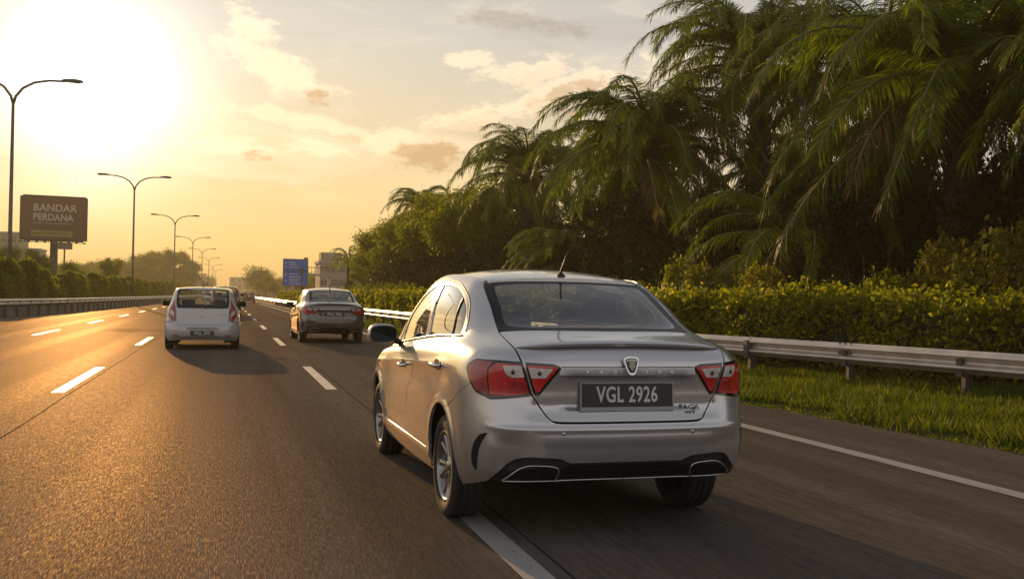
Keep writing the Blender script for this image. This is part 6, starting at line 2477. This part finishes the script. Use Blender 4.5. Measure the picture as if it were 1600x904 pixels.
# trees behind the row, under the billboard and along to the hill
LT = [(-17.5, 104, .50, 1, 'small open-crowned tree just right of the billboard column'), (-19.8, 100, .52, 0, 'small tree left of the billboard column'), (-22.0, 112, .50, 1, 'small tree below the left end of the billboard'),
      (-16.8, 122, .44, 0, 'round tree between billboard and second lamp'), (-14.8, 140, .55, 1, 'dark round tree near the foot of the second lamp'), (-24.5, 125, .48, 0, 'tree beside the left apartment block')]
for (x, y, s, v, lb) in LT:
    put('tree', 'broadleaf_tree', TREES[v], ('crown', 'trunk'), x, y, s * 1.35, y, lb, 'tree', None)


# wooded hill and distant trees -----------------------------------
def hill_z(x, y):
    a = 10.0 * math.exp(-((x + 17) / 15) ** 2 - ((y - 350) / 45) ** 2)
    b = 4.0 * math.exp(-((x + 42) / 16) ** 2 - ((y - 330) / 40) ** 2)
    return max(0.0, (a + b) - .5)


V, F = [], []
nx, ny = 40, 34
for j in range(ny):
    for i in range(nx):
        x, y = -110 + 104 * i / (nx - 1), 250 + 200 * j / (ny - 1)
        V.append((x, y, hill_z(x, y) - .06))
for j in range(ny - 1):
    for i in range(nx - 1):
        q = j * nx + i
        F.append((q, q + 1, q + nx + 1, q + nx))
tag(link('hill', fast_mesh('hill', V, F, MATS['earth'], True)), kind='structure')
rng = np.random.default_rng(33)
cnt = 0
for j in range(12):
    for i in range(19):
        x = -92 + i * 4.7 + rng.uniform(-2, 2) - (2.3 if j % 2 else 0)
        y = 292 + j * 7.0 + rng.uniform(-2, 2)
        z = hill_z(x, y)
        if x > -9.5 or y > 362:
            continue
        s = rng.uniform(.55, .95) * (.55 if z < .6 else 1)
        put('tree', 'hill_tree', FAR[int(rng.integers(3))], ('crown', 'trunk'), x, y, s, rng.uniform(0, 6), 'hazy tree on the wooded hill left of the road', 'tree', 'trees on the wooded hill', z=z - .2)
        cnt += 1
for (x0, x1, y0, y1, n, s0, s1, lb, grp) in ((-15, -8, 235, 300, 12, .4, .62, 'low hazy tree at the foot of the wooded hill', 'low trees at the foot of the hill'),
                                             (-22, -8, 380, 620, 22, .7, 1.15, 'faint distant tree lining the far left of the road', 'distant trees left of the road'),
                                             (9, 34, 150, 330, 26, .5, .85, 'hazy mid-distance tree right of the blue road sign', 'mid-distance trees right of the road'),
                                             (9, 60, 330, 700, 44, .8, 1.5, 'faint distant tree right of the road end', 'distant trees right of the road'),
                                             (-60, -12, 560, 800, 22, 1.1, 2.0, 'palest farthest tree beyond the hill', 'farthest trees')):
    for i in range(n):
        x, y = rng.uniform(x0, x1), rng.uniform(y0, y1)
        s = rng.uniform(s0, s1)
        put('tree', 'distant_tree', FAR[int(rng.integers(3))], ('crown', 'trunk'), x, y, s, rng.uniform(0, 6), lb, 'tree', grp)

# grass ------------------------------------------------------------
def grass_obj(name, x0f, x1f, y0, y1, n, hmax, seed, z=verge_z, wf=1.0):
    rng = np.random.default_rng(seed)
    t = rng.random(n)
    yy = y0 + (y1 - y0) * t ** 1.9
    xx = np.array([x0f(q) for q in yy]) + rng.random(n) * np.array([x1f(q) - x0f(q) for q in yy])
    tuft = .55 + .45 * np.sin(xx * 3.1 + np.sin(yy * 1.3) * 2) * np.sin(yy * 1.9)
    h = hmax * rng.uniform(.35, 1.0, n) * (.5 + .6 * np.abs(tuft))
    ed = xx - np.array([x0f(q) for q in yy])
    edge = .16 + .14 * np.sin(yy * 1.9) * np.sin(yy * .7 + 1) + .08 * np.sin(yy * 6.3)
    h = np.where(ed < edge, h * .18, h) * (1 + .8 * (rng.random(n) < .02))
    w = .007 * (1 + yy / 14) * wf
    a = rng.uniform(0, 2 * math.pi, n)
    lean = rng.normal(size=(n, 2)) * .48
    zz = np.array([z(p, q) for p, q in zip(xx, yy)])
    b0 = np.stack([xx - np.cos(a) * w, yy - np.sin(a) * w, zz - .01], 1)
    b1 = np.stack([xx + np.cos(a) * w, yy + np.sin(a) * w, zz - .01], 1)
    tp = np.stack([xx + lean[:, 0] * h, yy + lean[:, 1] * h, zz + h], 1)
    V = np.stack([b0, b1, tp], 1).reshape(-1, 3)
    return tag(link(name, quads_mesh(name, V, n, 3, MATS['grass'])), 'uneven bright green grass on the verge under the right guard rail', 'grass', kind='stuff')


grass_obj('grass', lambda y: ASPH_R(y) + .02, lambda y: RAIL_R(y) + 1.1, 3.0, 75, 150000, .19, 3)
g2 = grass_obj('weeds', lambda y: LEFT_EDGE(y) - 3.4, lambda y: LEFT_EDGE(y) - .75, 30, 120, 16000, .35, 4, z=lambda x, y: -.03, wf=2.0)
g2['label'] = 'rough weeds behind the low wall on the left'
# ------------------------------------------------------------------ evening haze
def build_haze():
    m, g = mat_new('haze_air')
    v = g('ShaderNodeVolumePrincipled', {'Color': (0.99, 0.85, 0.52, 1), 'Density': HAZE_D, 'Anisotropy': 0.2})
    g('ShaderNodeOutputMaterial', {'Volume': v.outputs[0]})
    o = MB().box(-1502, 1502, -202, 2302, -1.1, 26).build('haze', m)
    tag(o, 'thin golden evening haze filling the air over the road', 'haze', kind='stuff')


HAZE_D = 0.0007
build_haze()
